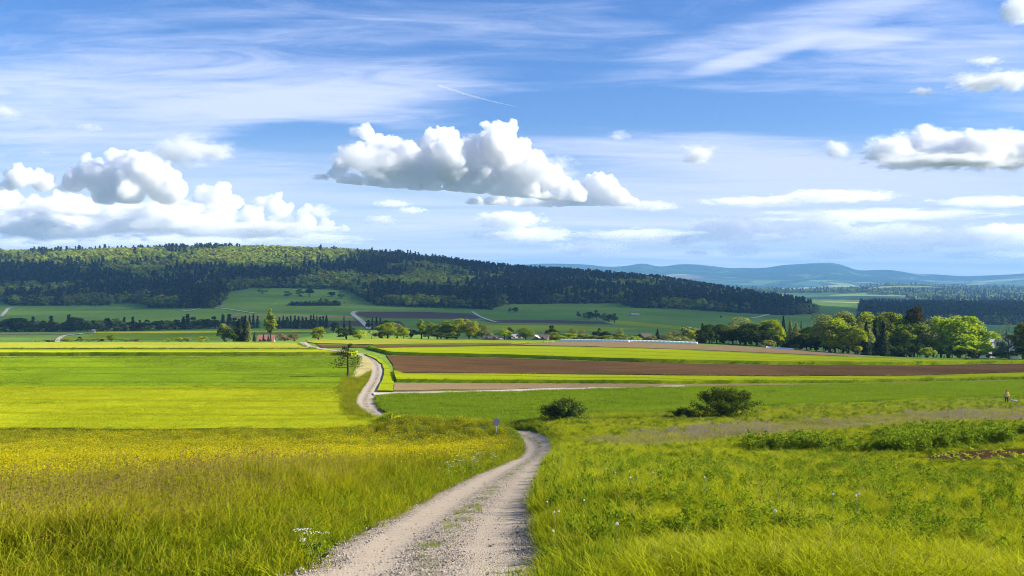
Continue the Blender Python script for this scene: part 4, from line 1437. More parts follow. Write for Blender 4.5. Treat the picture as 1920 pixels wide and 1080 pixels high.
# ------------------------------------------------------------------ tree belt across the valley at the left
belt = [(10, 600, 24, 'farleaf'), (31, 588, 40, 'fardark'), (47, 593, 24, 'fardark'), (62, 592, 12, 'farspruce'), (75, 601, 18, 'fargrey'), (85, 598, 18, 'fardark'), (96, 590, 14, 'farspruce'),
        (107, 606, 16, 'fargrey'), (118, 603, 18, 'fardark'), (129, 588, 15, 'farspruce'), (139, 586, 26, 'fardark'), (151, 597, 18, 'fardark'), (163, 596, 20, 'farleaf'), (176, 594, 22, 'fardark'),
        (190, 593, 20, 'farleaf'), (202, 592, 18, 'fardark'), (214, 590, 22, 'farleaf'), (226, 597, 16, 'fargrey'), (233, 593, 10, 'farspruce'), (249, 592, 11, 'farspruce'), (262, 600, 22, 'fardark'),
        (280, 598, 24, 'farleaf'), (298, 596, 24, 'fardark'), (314, 598, 20, 'farleaf'), (329, 596, 20, 'fardark'), (344, 592, 14, 'farspruce'), (352, 587, 13, 'farspruce'), (363, 590, 18, 'fardark'),
        (377, 590, 20, 'farleaf'), (391, 592, 18, 'fardark'), (404, 589, 16, 'fardark'), (418, 588, 13, 'farspruce'), (430, 587, 14, 'farspruce'), (442, 592, 16, 'fardark'), (455, 592, 16, 'farspruce')]
AD = {'farleaf': 'mid-green rounded tree', 'fardark': 'dark green bushy tree', 'farspruce': 'narrow dark spruce', 'fargrey': 'thin grey-green tree'}
for i, (p, t, wd, kd) in enumerate(belt):
    lf_ = belt[i - 1][3] if i else None
    nx_ = belt[i + 1][3] if i + 1 < len(belt) else None
    where = ('at the far left end' if i == 0 else f'above the {["far left crest", "wide yellow shrub", "tall lime shrub", "reddish low shrub", "small lone yellow shrub", "brownish-yellow shrub", "crest conifers"][min(6, p * 7 // 470)]}')
    tree(kd, p, t, 775 + 6 * math.sin(i * 2.1), wd * 1.6, f'{AD[kd]} of the valley belt {where}', f'{AD[kd]}s of the valley belt {where}', split=False, sink=0.09)
# a second rank closes the belt
for i in range(46):
    p = -25 + i * 10.6 + rng.uniform(-3, 3)
    tree(['fardark', 'farleaf', 'fardark', 'farspruce'][i % 4], p, 598 + rng.uniform(-3, 4), 795 + rng.uniform(-4, 10), 26 if i % 4 != 3 else 13,
         'dark tree in the shaded back rank of the left valley belt', 'back rank of the valley belt', split=False, sink=0.1)
row = [(468, 592), (475, 590), (483, 592), (524, 595), (531, 592), (538, 594), (545, 592), (553, 591), (560, 593), (567, 594), (574, 595), (583, 591), (588, 590), (594, 592), (600, 594), (606, 593), (612, 591)]
for p, t in row:
    tree('farspruce', p, t, 765 + rng.uniform(-6, 6), 11 + rng.uniform(-1, 2), 'slim dark spruce in the row behind the tall poplar', 'spruce row behind the poplar', split=False)
for i in range(24):
    p = 500 + i * 5 + rng.uniform(-2, 2)
    tree('farspruce' if i % 3 else 'fardark', p, 599 + rng.uniform(-3, 3), 785 + rng.uniform(-4, 8), 11, 'dark spruce in the second rank of the row behind the poplar', 'second rank of the spruce row', split=False)
for p, t, wd, kd, lb in [(625, 600, 14, 'fardark', 'dark bushy tree right of the spruce row'), (635, 598, 14, 'farleaf', 'mid-green tree in front of the dull brown field'),
                         (645, 593, 8, 'farspruce', 'lone slim spruce above the round crest tree'), (656, 601, 9, 'farspruce', 'small spruce right of the lone slim spruce'),
                         (690, 598, 12, 'fardark', 'dark tree at the left of the small conifer group'), (698, 593, 9, 'farspruce', 'tallest spruce of the small conifer group'),
                         (706, 594, 9, 'farspruce', 'second spruce of the small conifer group'), (713, 596, 10, 'farspruce', 'third spruce of the small conifer group'),
                         (724, 596, 15, 'fardark', 'round dark tree at the right of the small conifer group'), (735, 600, 14, 'fardark', 'dark tree behind the lime crest trees')]:
    tree(kd, p, t, 560, wd, lb, 'valley trees behind the crest', split=False)
# clump on the far pasture
for i, (p, b, t, wd) in enumerate([(1085, 597, 583, 13), (1095, 598, 583, 14), (1106, 599.5, 581, 16), (1119, 601, 580, 17), (1131, 602.5, 583, 16), (1142, 604, 586, 16), (1152, 606, 586, 18), (1110, 598, 584, 16), (1140, 602, 588, 18)]):
    tree(['fardark', 'farleaf'][i % 3 == 1], p, t, None, wd, ['dark round tree of the clump on the far pasture', 'mid-green tree of the clump on the far pasture'][i % 3 == 1], 'clump on the far pasture', base=b, split=False)
for p, b, t, wd, kd, lb in [(956, 586, 576, 11, 'fardark', 'small round tree at the edge of the middle pasture'), (967, 586, 574, 13, 'fardark', 'larger round tree at the edge of the middle pasture'),
                            (1352, 597, 591, 4, 'fardark', 'tiny lone tree on the pasture right of the shed'),
                            (603, 573, 556, 15, 'farleaf', 'left tree rising from the field hedge below the hill'), (614, 573, 557, 15, 'farleaf', 'middle tree rising from the field hedge below the hill'),
                            (628, 573, 561, 12, 'fardark', 'right tree at the end of the field hedge'),
                            (492, 552, 537, 22, 'farleaf', 'wide bush tree on the upper slope, leftmost'), (540, 556, 543, 16, 'farleaf', 'small pale tree on the upper slope'),
                            (562, 556, 537, 18, 'farleaf', 'round tree on the upper slope, left of a pair'), (580, 557, 533, 22, 'fardark', 'tallest round tree on the upper slope'),
                            (622, 556, 545, 18, 'fardark', 'dark thicket tree on the upper slope, right'), (640, 560, 548, 16, 'farleaf', 'small tree near the wood edge on the upper slope'),
                            (223, 573, 552, 14, 'farleaf', 'lone round tree in the bay of the wood at the left')]:
    tree(kd, p, t, None, wd, lb, 'lone trees on the slope', base=b, split=False)
hd = [unproject(p, 573.0) for p in np.linspace(546, 634, 60)]
tv, tf = join([leaves(np.array([x, y, gz(x, y)]) + rng.normal(size=(26, 3)) * (3, 2.5, 1.5) + (0, 0, 1.9), sphere_pts(26, rng) + (0, 0, 0.3), 1.7, rng) for x, y in hd])
hg = mesh_obj('field_hedge', tv, tf, L_DARK)
set_leaf(hg.data, len(tf), rng)
tag(hg, 'low dark hedge across the green slope below the wooded hill', 'hedge')
# ------------------------------------------------------------------ trees along the crest in the middle distance
G1 = 'trees along the crest'
for kd, p, t, Y, wd, lb in [
        ('palebush', 421, 603, 328, 22, 'pale yellow small tree at the left of the crest conifers'),
        ('darkbush', 424, 613, 322, 30, 'low dark bush under the crest conifers'),
        ('green', 437, 607, 330, 24, 'brownish green tree squeezed beside the crest conifers'),
        ('spruce', 448, 597, 330, 26, 'broad crest spruce, left of the two tallest'),
        ('spruce', 460, 591, 328, 24, 'tallest spruce of the crest conifer cluster'),
        ('larch', 466, 600, 326, 20, 'olive conifer at the right of the crest cluster'),
        ('spruce', 477, 622, 322, 10, 'tiny spruce between the crest cluster and the red roof'),
        ('poplar', 507, 571, 334, 27, 'tall columnar yellow-green poplar behind the red-roofed house'),
        ('spruce', 494, 626, 318, 7, 'tiny dark spruce in front of the red roof, left'),
        ('spruce', 503, 628, 318, 7, 'tiny dark spruce in front of the red roof, right'),
        ('rosebush', 535, 624, 325, 30, 'reddish leafless shrub right of the red roof'),
        ('palebush', 552, 624, 325, 24, 'pale twiggy shrub beside the far bend of the track'),
        ('lime', 597, 611, 318, 25, 'small round lit tree right of the far track'),
        ('dark', 649, 610, 316, 31, 'dark round tree on the crest meadow'),
        ('yellow', 674, 615, 318, 20, 'little yellow-green tree beside the bare pinkish one'),
        ('bare', 697, 611, 320, 24, 'bare pinkish-brown tree on the crest meadow'),
        ('darkbush', 716, 620, 330, 22, 'dark undergrowth at the left of the lime crest grove'),
        ('lime', 727, 601, 332, 36, 'broad yellow-green tree at the left of the crest grove'),
        ('tan', 744, 604, 334, 32, 'pale budding tree in the crest grove'),
        ('lime', 757, 612, 330, 20, 'low yellow-green tree in the crest grove'),
        ('darkbush', 770, 616, 336, 32, 'dark shrub in the gap of the crest grove'),
        ('poplar', 790, 594, 336, 22, 'slim yellow poplar in the crest grove'),
        ('green', 804, 597, 342, 26, 'green tree right behind the slim yellow poplar'),
        ('green', 820, 605, 334, 38, 'wide green tree in the middle of the crest grove'),
        ('lime', 838, 599, 336, 36, 'yellow-green tree left of the brightest crest pair'),
        ('lime', 856, 593, 334, 38, 'bright tree of the crest grove, left of the last'),
        ('yellow', 880, 592, 334, 34, 'tall bright yellow tree at the right end of the crest grove'),
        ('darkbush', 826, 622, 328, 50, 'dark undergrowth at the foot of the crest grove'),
        ('grey', 905, 604, 360, 22, 'grey-green tree behind the low dark roof'),
        ('darkbush', 894, 620, 340, 22, 'dark bush between the crest grove and the low dark roof'),
        ('palebush', 913, 617, 345, 20, 'pale shrub behind the low dark roof'),
        ('lime', 946, 616, 322, 24, 'small tree in front of the grey shed roof'),
        ('green', 986, 611, 320, 27, 'perfectly round green tree between the farm sheds'),
        ('dark', 955, 607, 420, 11, 'small dark tree behind the farm sheds'),
        ('dark', 1037, 607, 380, 20, 'dark tree behind the brown-roofed shed'),
        ('bush', 1041, 622, 335, 22, 'lime bush right of the brown-roofed shed'),
        ('grey', 1074, 610, 380, 16, 'grey-green thin tree above the white tunnels'),
        ('bush', 1066, 624, 345, 34, 'lime shrubs above the left end of the white tunnels'),
        ('tan', 1095, 617, 370, 16, 'pale budding tree above the white tunnels'),
        ('palebush', 1096, 625, 345, 30, 'pale rounded shrub above the white tunnels'),
        ('dark', 1121, 613, 375, 14, 'upright dark tree above the white tunnels'),
        ('darkbush', 1136, 620, 360, 26, 'dark wide shrub behind the white tunnels'),
        ('palebush', 1118, 628, 342, 22, 'small straw-coloured shrub behind the white tunnels'),
        ('bush', 1142, 628, 342, 22, 'small lime shrub behind the middle of the white tunnels'),
        ('grey', 1162, 611, 370, 13, 'tall thin grey-green tree behind the white tunnels'),
        ('bush', 1166, 626, 342, 26, 'bright shrub left of the brown cottage'),
        ('bush', 1190, 630, 342, 20, 'low bright shrub touching the brown cottage'),
        ('dark', 1192, 626, 362, 8, 'tiny dark tree left of the brown cottage'),
        ('palebush', 1222, 628, 345, 22, 'straw-coloured shrub right of the brown cottage'),
        ('spruce', 1233, 616, 352, 20, 'dark broad conifer right of the brown cottage'),
        ('tan', 1250, 620, 352, 22, 'pale budding tree right of the dark broad conifer'),
        ('grey', 1270, 617, 356, 34, 'grey-green hazy tree left of the tall one'),
        ('fargrey', 1289, 608, 360, 24, 'tallest grey-green tree near the dark grove'),
        ('palebush', 1282, 630, 342, 36, 'pale shrubs at the right end of the white tunnels')]:
    tree(kd, p, t, Y, wd * (1.0 if kd in ('spruce', 'larch', 'bare', 'poplar') else 1.45), lb, G1)
GS = 'shrubs on the left crest'
for kd, p, t, wd, lb in [('yellowbush', 68, 635, 10, 'smallest yellow shrub on the left crest'), ('yellowbush', 126, 633, 30, 'wide yellow shrub on the left crest'),
                         ('bush', 152, 630, 16, 'upright lime shrub right of the wide yellow one'), ('palebush', 166, 636, 14, 'low pale shrub on the left crest'),
                         ('rosebush', 185, 633, 20, 'pinkish shrub on the left crest'), ('bush', 208, 627, 17, 'tallest lime shrub on the left crest'),
                         ('palebush', 236, 635, 20, 'pale low shrub right of the tallest lime one'), ('rosebush', 254, 635, 18, 'reddish low shrub near the middle of the left crest'),
                         ('yellowbush', 315, 634, 14, 'small yellow shrub alone on the crest'), ('yellowbush', 338, 631, 20, 'rounded yellow shrub left of the brownish one'),
                         ('palebush', 352, 632, 20, 'pale shrub between two yellowish ones'), ('yellowbush', 378, 629, 25, 'rounded brownish-yellow shrub nearest the crest conifers')]:
    tree(kd, p, t, 316, wd, lb, GS)

# ------------------------------------------------------------------ the big grove at the right
G2 = 'trees of the grove at the right'
for kd, p, t, b, wd, lb in [
        ('yellow', 1306, 610, 641, 26, 'yellowish small tree at the left end of the grove'),
        ('spruce', 1317, 606, 643, 22, 'first dark conifer at the left end of the grove'),
        ('dark', 1330, 606, 644, 34, 'dark green tree in the square left block of the grove'),
        ('dark', 1344, 601, 644, 32, 'taller dark green tree of the square left block'),
        ('green', 1357, 604, 645, 30, 'green tree ending the square left block'),
        ('dark', 1374, 612, 646, 32, 'low dark tree under the pale budding crown'),
        ('tan', 1398, 590, 642, 62, 'wide pale budding tree rising behind the dark block'),
        ('dark', 1418, 598, 649, 58, 'big dark round tree left of the glowing yellow-green one'),
        ('lime', 1443, 596, 650, 42, 'glowing yellow-green tree in the left half of the grove'),
        ('palebush', 1437, 636, 651, 26, 'pale shrub under the glowing yellow-green tree'),
        ('lime', 1458, 602, 645, 26, 'small lime crown behind the slim spruce'),
        ('spruce', 1469, 592, 651, 20, 'slim dark spruce standing above its neighbours'),
        ('larch', 1482, 598, 652, 28, 'olive larch right of the slim spruce'),
        ('larch', 1493, 604, 652, 26, 'second olive larch, lower than the first'),
        ('tan', 1502, 610, 652, 36, 'tan budding tree in the dip of the grove'),
        ('dark', 1512, 620, 656, 30, 'low dark tree in the dip of the grove'),
        ('spruce', 1502, 602, 640, 9, 'tiny dark spire behind the dip of the grove'),
        ('dark', 1530, 624, 658, 28, 'low dark tree left of the tall olive crown'),
        ('tan', 1528, 600, 648, 30, 'budding tree behind the low dark trees of the dip'),
        ('grey', 1556, 580, 661, 56, 'tall olive-grey tree starting the high part of the grove'),
        ('tan', 1580, 576, 652, 56, 'pale crown topping the high part of the grove'),
        ('green', 1590, 579, 662, 72, 'broad deep green tree of the high part'),
        ('lime', 1624, 580, 656, 54, 'bright lime crown right of the broad deep green tree'),
        ('grey', 1604, 598, 665, 52, 'grey-green lower tree in front of the broad one'),
        ('spruce', 1624, 602, 667, 28, 'leftmost spruce of the dark conifer stand'),
        ('spruce', 1640, 603, 667, 28, 'second spruce of the dark conifer stand'),
        ('spruce', 1656, 600, 668, 28, 'third spruce of the dark conifer stand'),
        ('spruce', 1671, 592, 668, 28, 'tallest spruce of the dark conifer stand'),
        ('spruce', 1687, 602, 668, 28, 'rightmost spruce of the dark conifer stand'),
        ('lime', 1662, 576, 655, 56, 'lime crown rising behind the conifer stand'),
        ('green', 1706, 586, 660, 58, 'green tree right behind the conifer stand'),
        ('brownpine', 1714, 572, 640, 34, 'dark brown pine topping the grove'),
        ('grey', 1706, 612, 669, 40, 'grey-green half-shaded tree beside the conifer stand'),
        ('tan', 1736, 590, 667, 58, 'tan tree with pale visible trunk'),
        ('grey', 1720, 604, 669, 24, 'slim grey-green tree by the pale trunk'),
        ('bush', 1738, 650, 671, 26, 'low lime shrub at the foot of the pale trunk'),
        ('lime', 1764, 588, 664, 44, 'lime crown left of the biggest round tree'),
        ('lime', 1799, 583, 668, 82, 'biggest round sunlit tree at the right of the grove'),
        ('dark', 1776, 632, 669, 36, 'dark low tree under the biggest round tree'),
        ('bush', 1833, 638, 672, 60, 'bright lime bush ending the grove on the right'),
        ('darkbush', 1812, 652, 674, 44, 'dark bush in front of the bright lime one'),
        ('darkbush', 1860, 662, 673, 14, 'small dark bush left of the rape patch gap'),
        ('lime', 1548, 588, 655, 34, 'lime crown peeping left of the tall olive-grey tree'),
        ('green', 1640, 590, 656, 44, 'green crown filling the gap behind the dark conifers'),
        ('lime', 1690, 584, 656, 44, 'lime crown filling the gap at the right of the dark conifers'),
        ('lime', 1750, 604, 666, 34, 'half-height lime tree between the pale trunk and the biggest tree'),
        ('green', 1822, 604, 668, 40, 'green shoulder tree at the right of the biggest round tree'),
        ('green', 1388, 602, 645, 40, 'green crown in front of the pale budding tree'),
        ('lime', 1566, 592, 662, 46, 'lime crown low in front of the tall olive-grey tree'),
        ('lime', 1608, 606, 666, 36, 'small lime crown in front of the grey-green lower tree'),
        ('lime', 1780, 600, 669, 46, 'lime crown hanging low left of the biggest tree'),
        ('lime', 1826, 596, 668, 46, 'lime crown rounding off the biggest tree on the right'),
        ('green', 1520, 606, 655, 40, 'green crown bridging the dip of the grove'),
        ('dark', 1877, 629, None, 26, 'dark round tree beside the grey roofs'),
        ('bare', 1892, 603, 673, 54, 'large half-bare tree near the right edge'),
        ('green', 1918, 598, 673, 46, 'fresh green birch at the right edge'),
        ('green', 1950, 590, 674, 60, 'green tree just past the right edge'),
        ('darkbush', 1893, 657, 674, 26, 'dark shrub under the half-bare tree'),
        ('darkbush', 1920, 652, 674, 30, 'dark shrub under the fresh green birch')]:
    if b is None:
        tree(kd, p, t, 420, wd, lb, G2)
    else:
        tree(kd, p, t, min(302.0, unproject(p, b)[1]), wd * (1.1 if kd in ('spruce', 'larch') else 1.4), lb, G2)
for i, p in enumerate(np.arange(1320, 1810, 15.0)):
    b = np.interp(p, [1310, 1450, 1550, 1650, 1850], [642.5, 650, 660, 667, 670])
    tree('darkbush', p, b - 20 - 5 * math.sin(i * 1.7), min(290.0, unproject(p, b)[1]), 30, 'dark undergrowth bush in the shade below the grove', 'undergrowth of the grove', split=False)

# ------------------------------------------------------------------ the thin young pine beside the bend
def young_pine():
    x, y = unproject(652, 711)
    z = gz(x, y)
    h = (HZ - 645) / F * y - z
    r = np.random.default_rng(5)
    o = empty('pine_tree', (x, y, z - 0.05))
    tv = tube([(0, 0, 0), (0.03, 0, h * .3), (-0.03, 0, h * .6), (0.05, 0, h * .85), (0.02, 0, h * 0.99)], [0.17, 0.14, 0.10, 0.055, 0.015], 8)
    limbs, P, Nn = [tv], [], []
    for k in range(30):
        t_ = 0.34 + 0.64 * (k / 29) ** 1.0
        a = r.uniform(0, 6.28)
        L_ = (1.0 - t_) * 3.1 + 0.45
        if k < 11:
            a = [math.pi + .15, 0.1, math.pi - 0.4, 0.5, math.pi + 0.5, -0.4, math.pi, 0.2, 2.4, 0.8, 3.6][k]
            L_ *= 1.05
        d = np.array([math.cos(a), math.sin(a) * 0.8, 0.0])
        pts = [np.array([0, 0, h * t_]) + d * L_ * q + np.array([0, 0, (0.10 * q - 0.42 * q * q + 0.42 * q**3.2) * L_]) for q in (0, .25, .5, .75, 1)]
        limbs.append(tube(pts, [0.045, 0.035, 0.026, 0.018, 0.008], 5))
        for s in range(20):
            q = r.uniform(0.30, 1.05)
            i = min(3, int(q * 4))
            base = pts[i] + (pts[i + 1] - pts[i]) * (q * 4 - i)
            P.append(base + r.normal(size=3) * (0.13, 0.13, 0.09) * (0.6 + q) + (0, 0, 0.06))
            Nn.append((r.normal() * .5, r.normal() * .5, 0.8))
    tr = mesh_obj('trunk', *join(limbs), M_BARK, o, smooth=True)
    cr = mesh_obj('crown', *leaves(np.array(P), np.array(Nn), 0.13, r, 0.6, 2.2), L_SCRAG, o)
    set_leaf(cr.data, len(P), r)
    tag(o, 'thin scraggly young pine with drooping branches beside the bend of the track', 'tree')


L_SCRAG = foliage_mat('scraggly_needles', (0.05, 0.055, 0.015), (0.15, 0.14, 0.035), 0.3)
young_pine()


# ------------------------------------------------------------------ the two hedgerow bushes on the right bank
def big_bush(label, px, base, w_m, h_m, seed, stems, n, mat, leaf, gaps):
    x, y, z = at(px, base)
    r = np.random.default_rng(seed)
    o = empty('bush', (x, y, z - 0.05))
    limbs, P, Nn = [], [], []
    for k in range(stems):
        a = r.uniform(0, 6.28)
        lean = r.uniform(0.1, 1.0)
        tip = np.array([math.cos(a) * lean * w_m * 0.46, math.sin(a) * lean * w_m * 0.36, h_m * (1.0 - 0.42 * lean**2) * r.uniform(0.8, 1.0)])
        mid = tip * (0.45, 0.45, 0.55) + r.normal(size=3) * 0.08
        limbs.append(tube([(tip[0] * .06, tip[1] * .06, 0), mid, tip], [0.05, 0.03, 0.008], 5))
        for j in range(n // stems):
            q = r.uniform(gaps, 1.03) ** 0.7
            b = (1 - q) ** 2 * np.zeros(3) + 2 * q * (1 - q) * mid + q * q * tip
            c = sphere_pts(1, r)[0]
            rad = (0.16 + 0.20 * r.uniform()) * (0.5 + 0.7 * h_m / 2.6)
            P.append(b + c * rad * (1.25, 1.25, 0.8))
            Nn.append(c + (0, 0, 0.3))
    # dense skirt
    for j in range(n // 5):
        a, q = r.uniform(0, 6.28), r.uniform(0.1, 1.0)
        c = np.array([math.cos(a) * q * w_m * 0.46, math.sin(a) * q * w_m * 0.36, r.uniform(0.05, 0.35 * h_m)])
        P.append(c)
        Nn.append(c / np.linalg.norm(c) + (0, 0, 0.4))
    mesh_obj('trunk', *join(limbs), M_BARK, o, smooth=True)
    P = np.array(P)
    P[:, 2] = np.maximum(P[:, 2], 0.03)
    c = mesh_obj('crown', *leaves(P, np.array(Nn), leaf, r, 0.6), mat, o)
    set_leaf(c.data, len(P), r)
    tag(o, label, 'bush', 'bushes on the right bank')


L_HEDGE = foliage_mat('hedgerow_leaves', (0.035, 0.075, 0.008), (0.20, 0.26, 0.022), 0.42)
L_HEDGE2 = foliage_mat('dark_hedgerow_leaves', (0.028, 0.055, 0.008), (0.15, 0.18, 0.02), 0.38)
big_bush('dense dark rounded bush on the bank right of the hollow', 1058, 791, 5.6, 2.35, 3, 50, 9500, L_HEDGE2, 0.115, 0.18)
big_bush('wider open bush with visible stems beyond the right meadow', 1357, 781, 7.8, 2.85, 4, 38, 7600, L_HEDGE, 0.11, 0.40)
big_bush('small low shrub trailing left of the wider open bush', 1283, 783, 2.6, 0.95, 6, 14, 1600, L_HEDGE, 0.10, 0.2)


# ------------------------------------------------------------------ buildings along the crest
def plain(name, c, rough=0.9):
    m, t = new_mat(name)
    pos = t.n('ShaderNodeNewGeometry').outputs['Position']
    v = t.noise(pos, 0.9, 6, 0.7)
    colr = t.mix(t.ramp(v, 0.3, 0.7, 0, 0.35), c, tuple(x * 0.7 for x in c))
    b = t.n('ShaderNodeBsdfPrincipled', inp={'Base Color': colr, 'Roughness': rough})
    t.n('ShaderNodeOutputMaterial', inp={0: b.outputs[0]})
    return m


W_WHITE, W_GREY, W_BROWN = plain('white_wall', (0.62, 0.60, 0.56)), plain('grey_wall', (0.42, 0.38, 0.38)), plain('brown_timber', (0.13, 0.08, 0.05))
R_RED, R_DARK, R_GREY, R_BROWN = plain('red_tiles', (0.27, 0.11, 0.075)), plain('dark_roof', (0.055, 0.042, 0.038)), plain('grey_roof', (0.30, 0.27, 0.28)), plain('brown_roof', (0.10, 0.065, 0.05))
W_PLASTIC = plain('white_film', (0.80, 0.80, 0.78), 0.5)
W_GLASS = plain('window_glass', (0.03, 0.035, 0.04), 0.15)


def box(x0, x1, y0, y1, z0, z1):
    v = np.array([(x, y, z) for x in (x0, x1) for y in (y0, y1) for z in (z0, z1)], float)
    return v, np.array([(0, 1, 3, 2), (4, 6, 7, 5), (0, 4, 5, 1), (2, 3, 7, 6), (0, 2, 6, 4), (1, 5, 7, 3)])


def house(name, label, px, Y, wpx, eave, ridge, depth, wall, roof, rz=0.0, cat='house', windows=2, over=0.35, group='farm buildings on the crest'):
    """eave, ridge: pixel rows of the eaves and ridge"""
    x = (px - CX) / F * Y
    z = gz(x, Y)
    w = wpx / F * Y
    he, hr = (HZ - eave) / F * Y - z, (HZ - ridge) / F * Y - z
    o = empty(name, (x, Y, z), rz)
    d = depth / 2
    v, f = box(-w / 2, w / 2, -d, d, -1.0, he)
    gv = np.array([(-w / 2, -d, he), (-w / 2, d, he), (-w / 2, 0, hr - 0.12), (w / 2, -d, he), (w / 2, d, he), (w / 2, 0, hr - 0.12)])
    bm_ = bmesh.new()
    vs = [bm_.verts.new(p) for p in v]
    for q in f:
        bm_.faces.new([vs[i] for i in q])
    gs = [bm_.verts.new(p) for p in gv]
    bm_.faces.new([gs[0], gs[1], gs[2]])
    bm_.faces.new([gs[3], gs[5], gs[4]])
    bmesh.ops.recalc_face_normals(bm_, faces=bm_.faces)
    me = bpy.data.meshes.new('wall')
    bm_.to_mesh(me)
    bm_.free()
    me.materials.append(wall)
    c = bpy.data.objects.new('wall', me)
    c.parent = o
    COL.objects.link(c)
    s = (hr - he) / d
    e = d + over
    lo = he - over * s
    V = [(-w / 2 - over, -e, lo), (w / 2 + over, -e, lo), (w / 2 + over, 0, hr), (-w / 2 - over, 0, hr), (w / 2 + over, e, lo), (-w / 2 - over, e, lo)]
    V = V + [(a, b, c_ + 0.18) for a, b, c_ in V]
    Fc = [(6, 7, 8, 9), (9, 8, 10, 11), (1, 0, 3, 2), (2, 3, 5, 4), (0, 1, 7, 6), (4, 5, 11, 10), (1, 2, 8, 7), (2, 4, 10, 8), (3, 0, 6, 9), (5, 3, 9, 11)]
    mesh_obj('roof', V, Fc, roof, o)
    for k in range(windows):
        xx = -w / 2 + w * (k + 0.5) / windows
        wv, wf = box(xx - 0.5, xx + 0.5, -d - 0.03, -d + 0.1, max(0.6, he - 1.5), max(1.2, he - 0.35))
        mesh_obj('window', wv, wf, W_GLASS, o)
    return tag(o, label, cat, group)


house('house', 'red-roofed house half hidden below the tall poplar', 500, 345, 28, 640, 628.5, 8, W_WHITE, R_RED, 0.15, windows=3)
house('farm_shed', 'long low dark-roofed shed at the right of the crest grove', 922, 332, 28, 634, 630.5, 9, W_BROWN, R_DARK, -0.05, 'shed')
house('farm_shed', 'low pale grey shed between two round trees', 949, 334, 22, 635.5, 632, 8, W_GREY, R_GREY, 0.05, 'shed')
house('barn', 'grey-pink barn left of the perfectly round tree', 967, 333, 18, 633, 627.5, 9, W_GREY, R_GREY, 0.1, 'barn')
house('farm_shed', 'small white gabled shed right of the perfectly round tree', 1003, 331, 13, 636, 629, 6, W_WHITE, W_WHITE, 1.2, 'shed', 1)
house('farm_shed', 'dark-brown roofed shed beside the white gabled one', 1018, 333, 24, 635, 628, 10, W_BROWN, R_BROWN, -0.25, 'shed')
house('cottage', 'small brown cottage with steep roof above the white tunnels', 1209, 356, 16, 634, 626, 9, W_BROWN, R_BROWN, 0.3, 'cottage', 1)
house('farm_shed', 'grey-white shed alone on the far pasture', 1190, unproject(1190, 592)[1], 15, 590, 587.2, 8, W_GREY, R_GREY, 0.1, 'shed', 3, group=None)
house('house', 'grey-roofed house seen through the gap at the right of the grove', 1847, 470, 20, 640, 633, 10, W_GREY, R_GREY, 0.3, group='houses past the grove')
house('house', 'house with a dark gable behind the half-bare tree', 1888, 450, 26, 640, 624, 10, W_GREY, R_DARK, 1.1, group='houses past the grove')
house('hut', 'tiny pale hut at the foot of the left valley belt', 176, 740, 4, 620.5, 617.5, 3, W_WHITE, R_GREY, 0.2, 'hut', 1, group=None)

# white film tunnels over the rows on the crest
def tunnel(label, p0, p1, rad):
    a, b = unproject(*p0), unproject(*p1)
    n = 60
    V, Fc = [], []
    k = 9
    for i in range(n):
        t_ = i / (n - 1)
        x, y = a[0] + (b[0] - a[0]) * t_, a[1] + (b[1] - a[1]) * t_
        z = gz(x, y) + 0.06
        q = rad * (1 + 0.05 * math.sin(i * 2.1))
        d = np.array([-(b[1] - a[1]), b[0] - a[0]])
        d = d / np.linalg.norm(d)
        for j in range(k):
            th = math.pi * j / (k - 1)
            V.append((x + d[0] * q * math.cos(th), y + d[1] * q * math.cos(th), z + q * 1.1 * math.sin(th)))
    for i in range(n - 1):
        for j in range(k - 1):
            Fc.append((i * k + j, i * k + j + 1, (i + 1) * k + j + 1, (i + 1) * k + j))
    Fc.append(tuple(range(k)))
    Fc.append(tuple(range((n - 1) * k, n * k))[::-1])
    tag(mesh_obj('row_tunnel', V, Fc, W_PLASTIC, smooth=False), label, 'crop tunnel', 'white film tunnels on the crest')


tunnel('long white film tunnel along the crest, its left end by the lime bush', (1052, 639.3), (1180, 641.6), 0.5)
tunnel('long white film tunnel along the crest, its right end by the dark grove', (1150, 640.8), (1308, 645.2), 0.5)
tunnel('short white film tunnel in front of the olive larches', (1436, 653), (1488, 656.8), 0.45)

# wooden posts on the left crest
for i, (p, t, lb) in enumerate([(95, 628, 'tall thin pale pole on the left crest'), (10, 636, 'short pale post at the far left of the crest'), (38, 637, 'short pale post left of the tall pole'),
                                (75, 637, 'short pale post just left of the tall pole')]):
    x = (p - CX) / F * 312
    z = gz(x, 312)
    h = (HZ - t) / F * 312 - z
    v, f = tube([(0, 0, -0.4), (0, 0, h * 0.5), (0.02, 0, h)], [0.07, 0.06, 0.05], 6)
    o = mesh_obj('post', v, list(map(tuple, f)) + [tuple(range(12, 18))], M_PALEBARK)
    o.location = (x, 312, z)
    tag(o, lb, 'post', 'posts on the left crest')

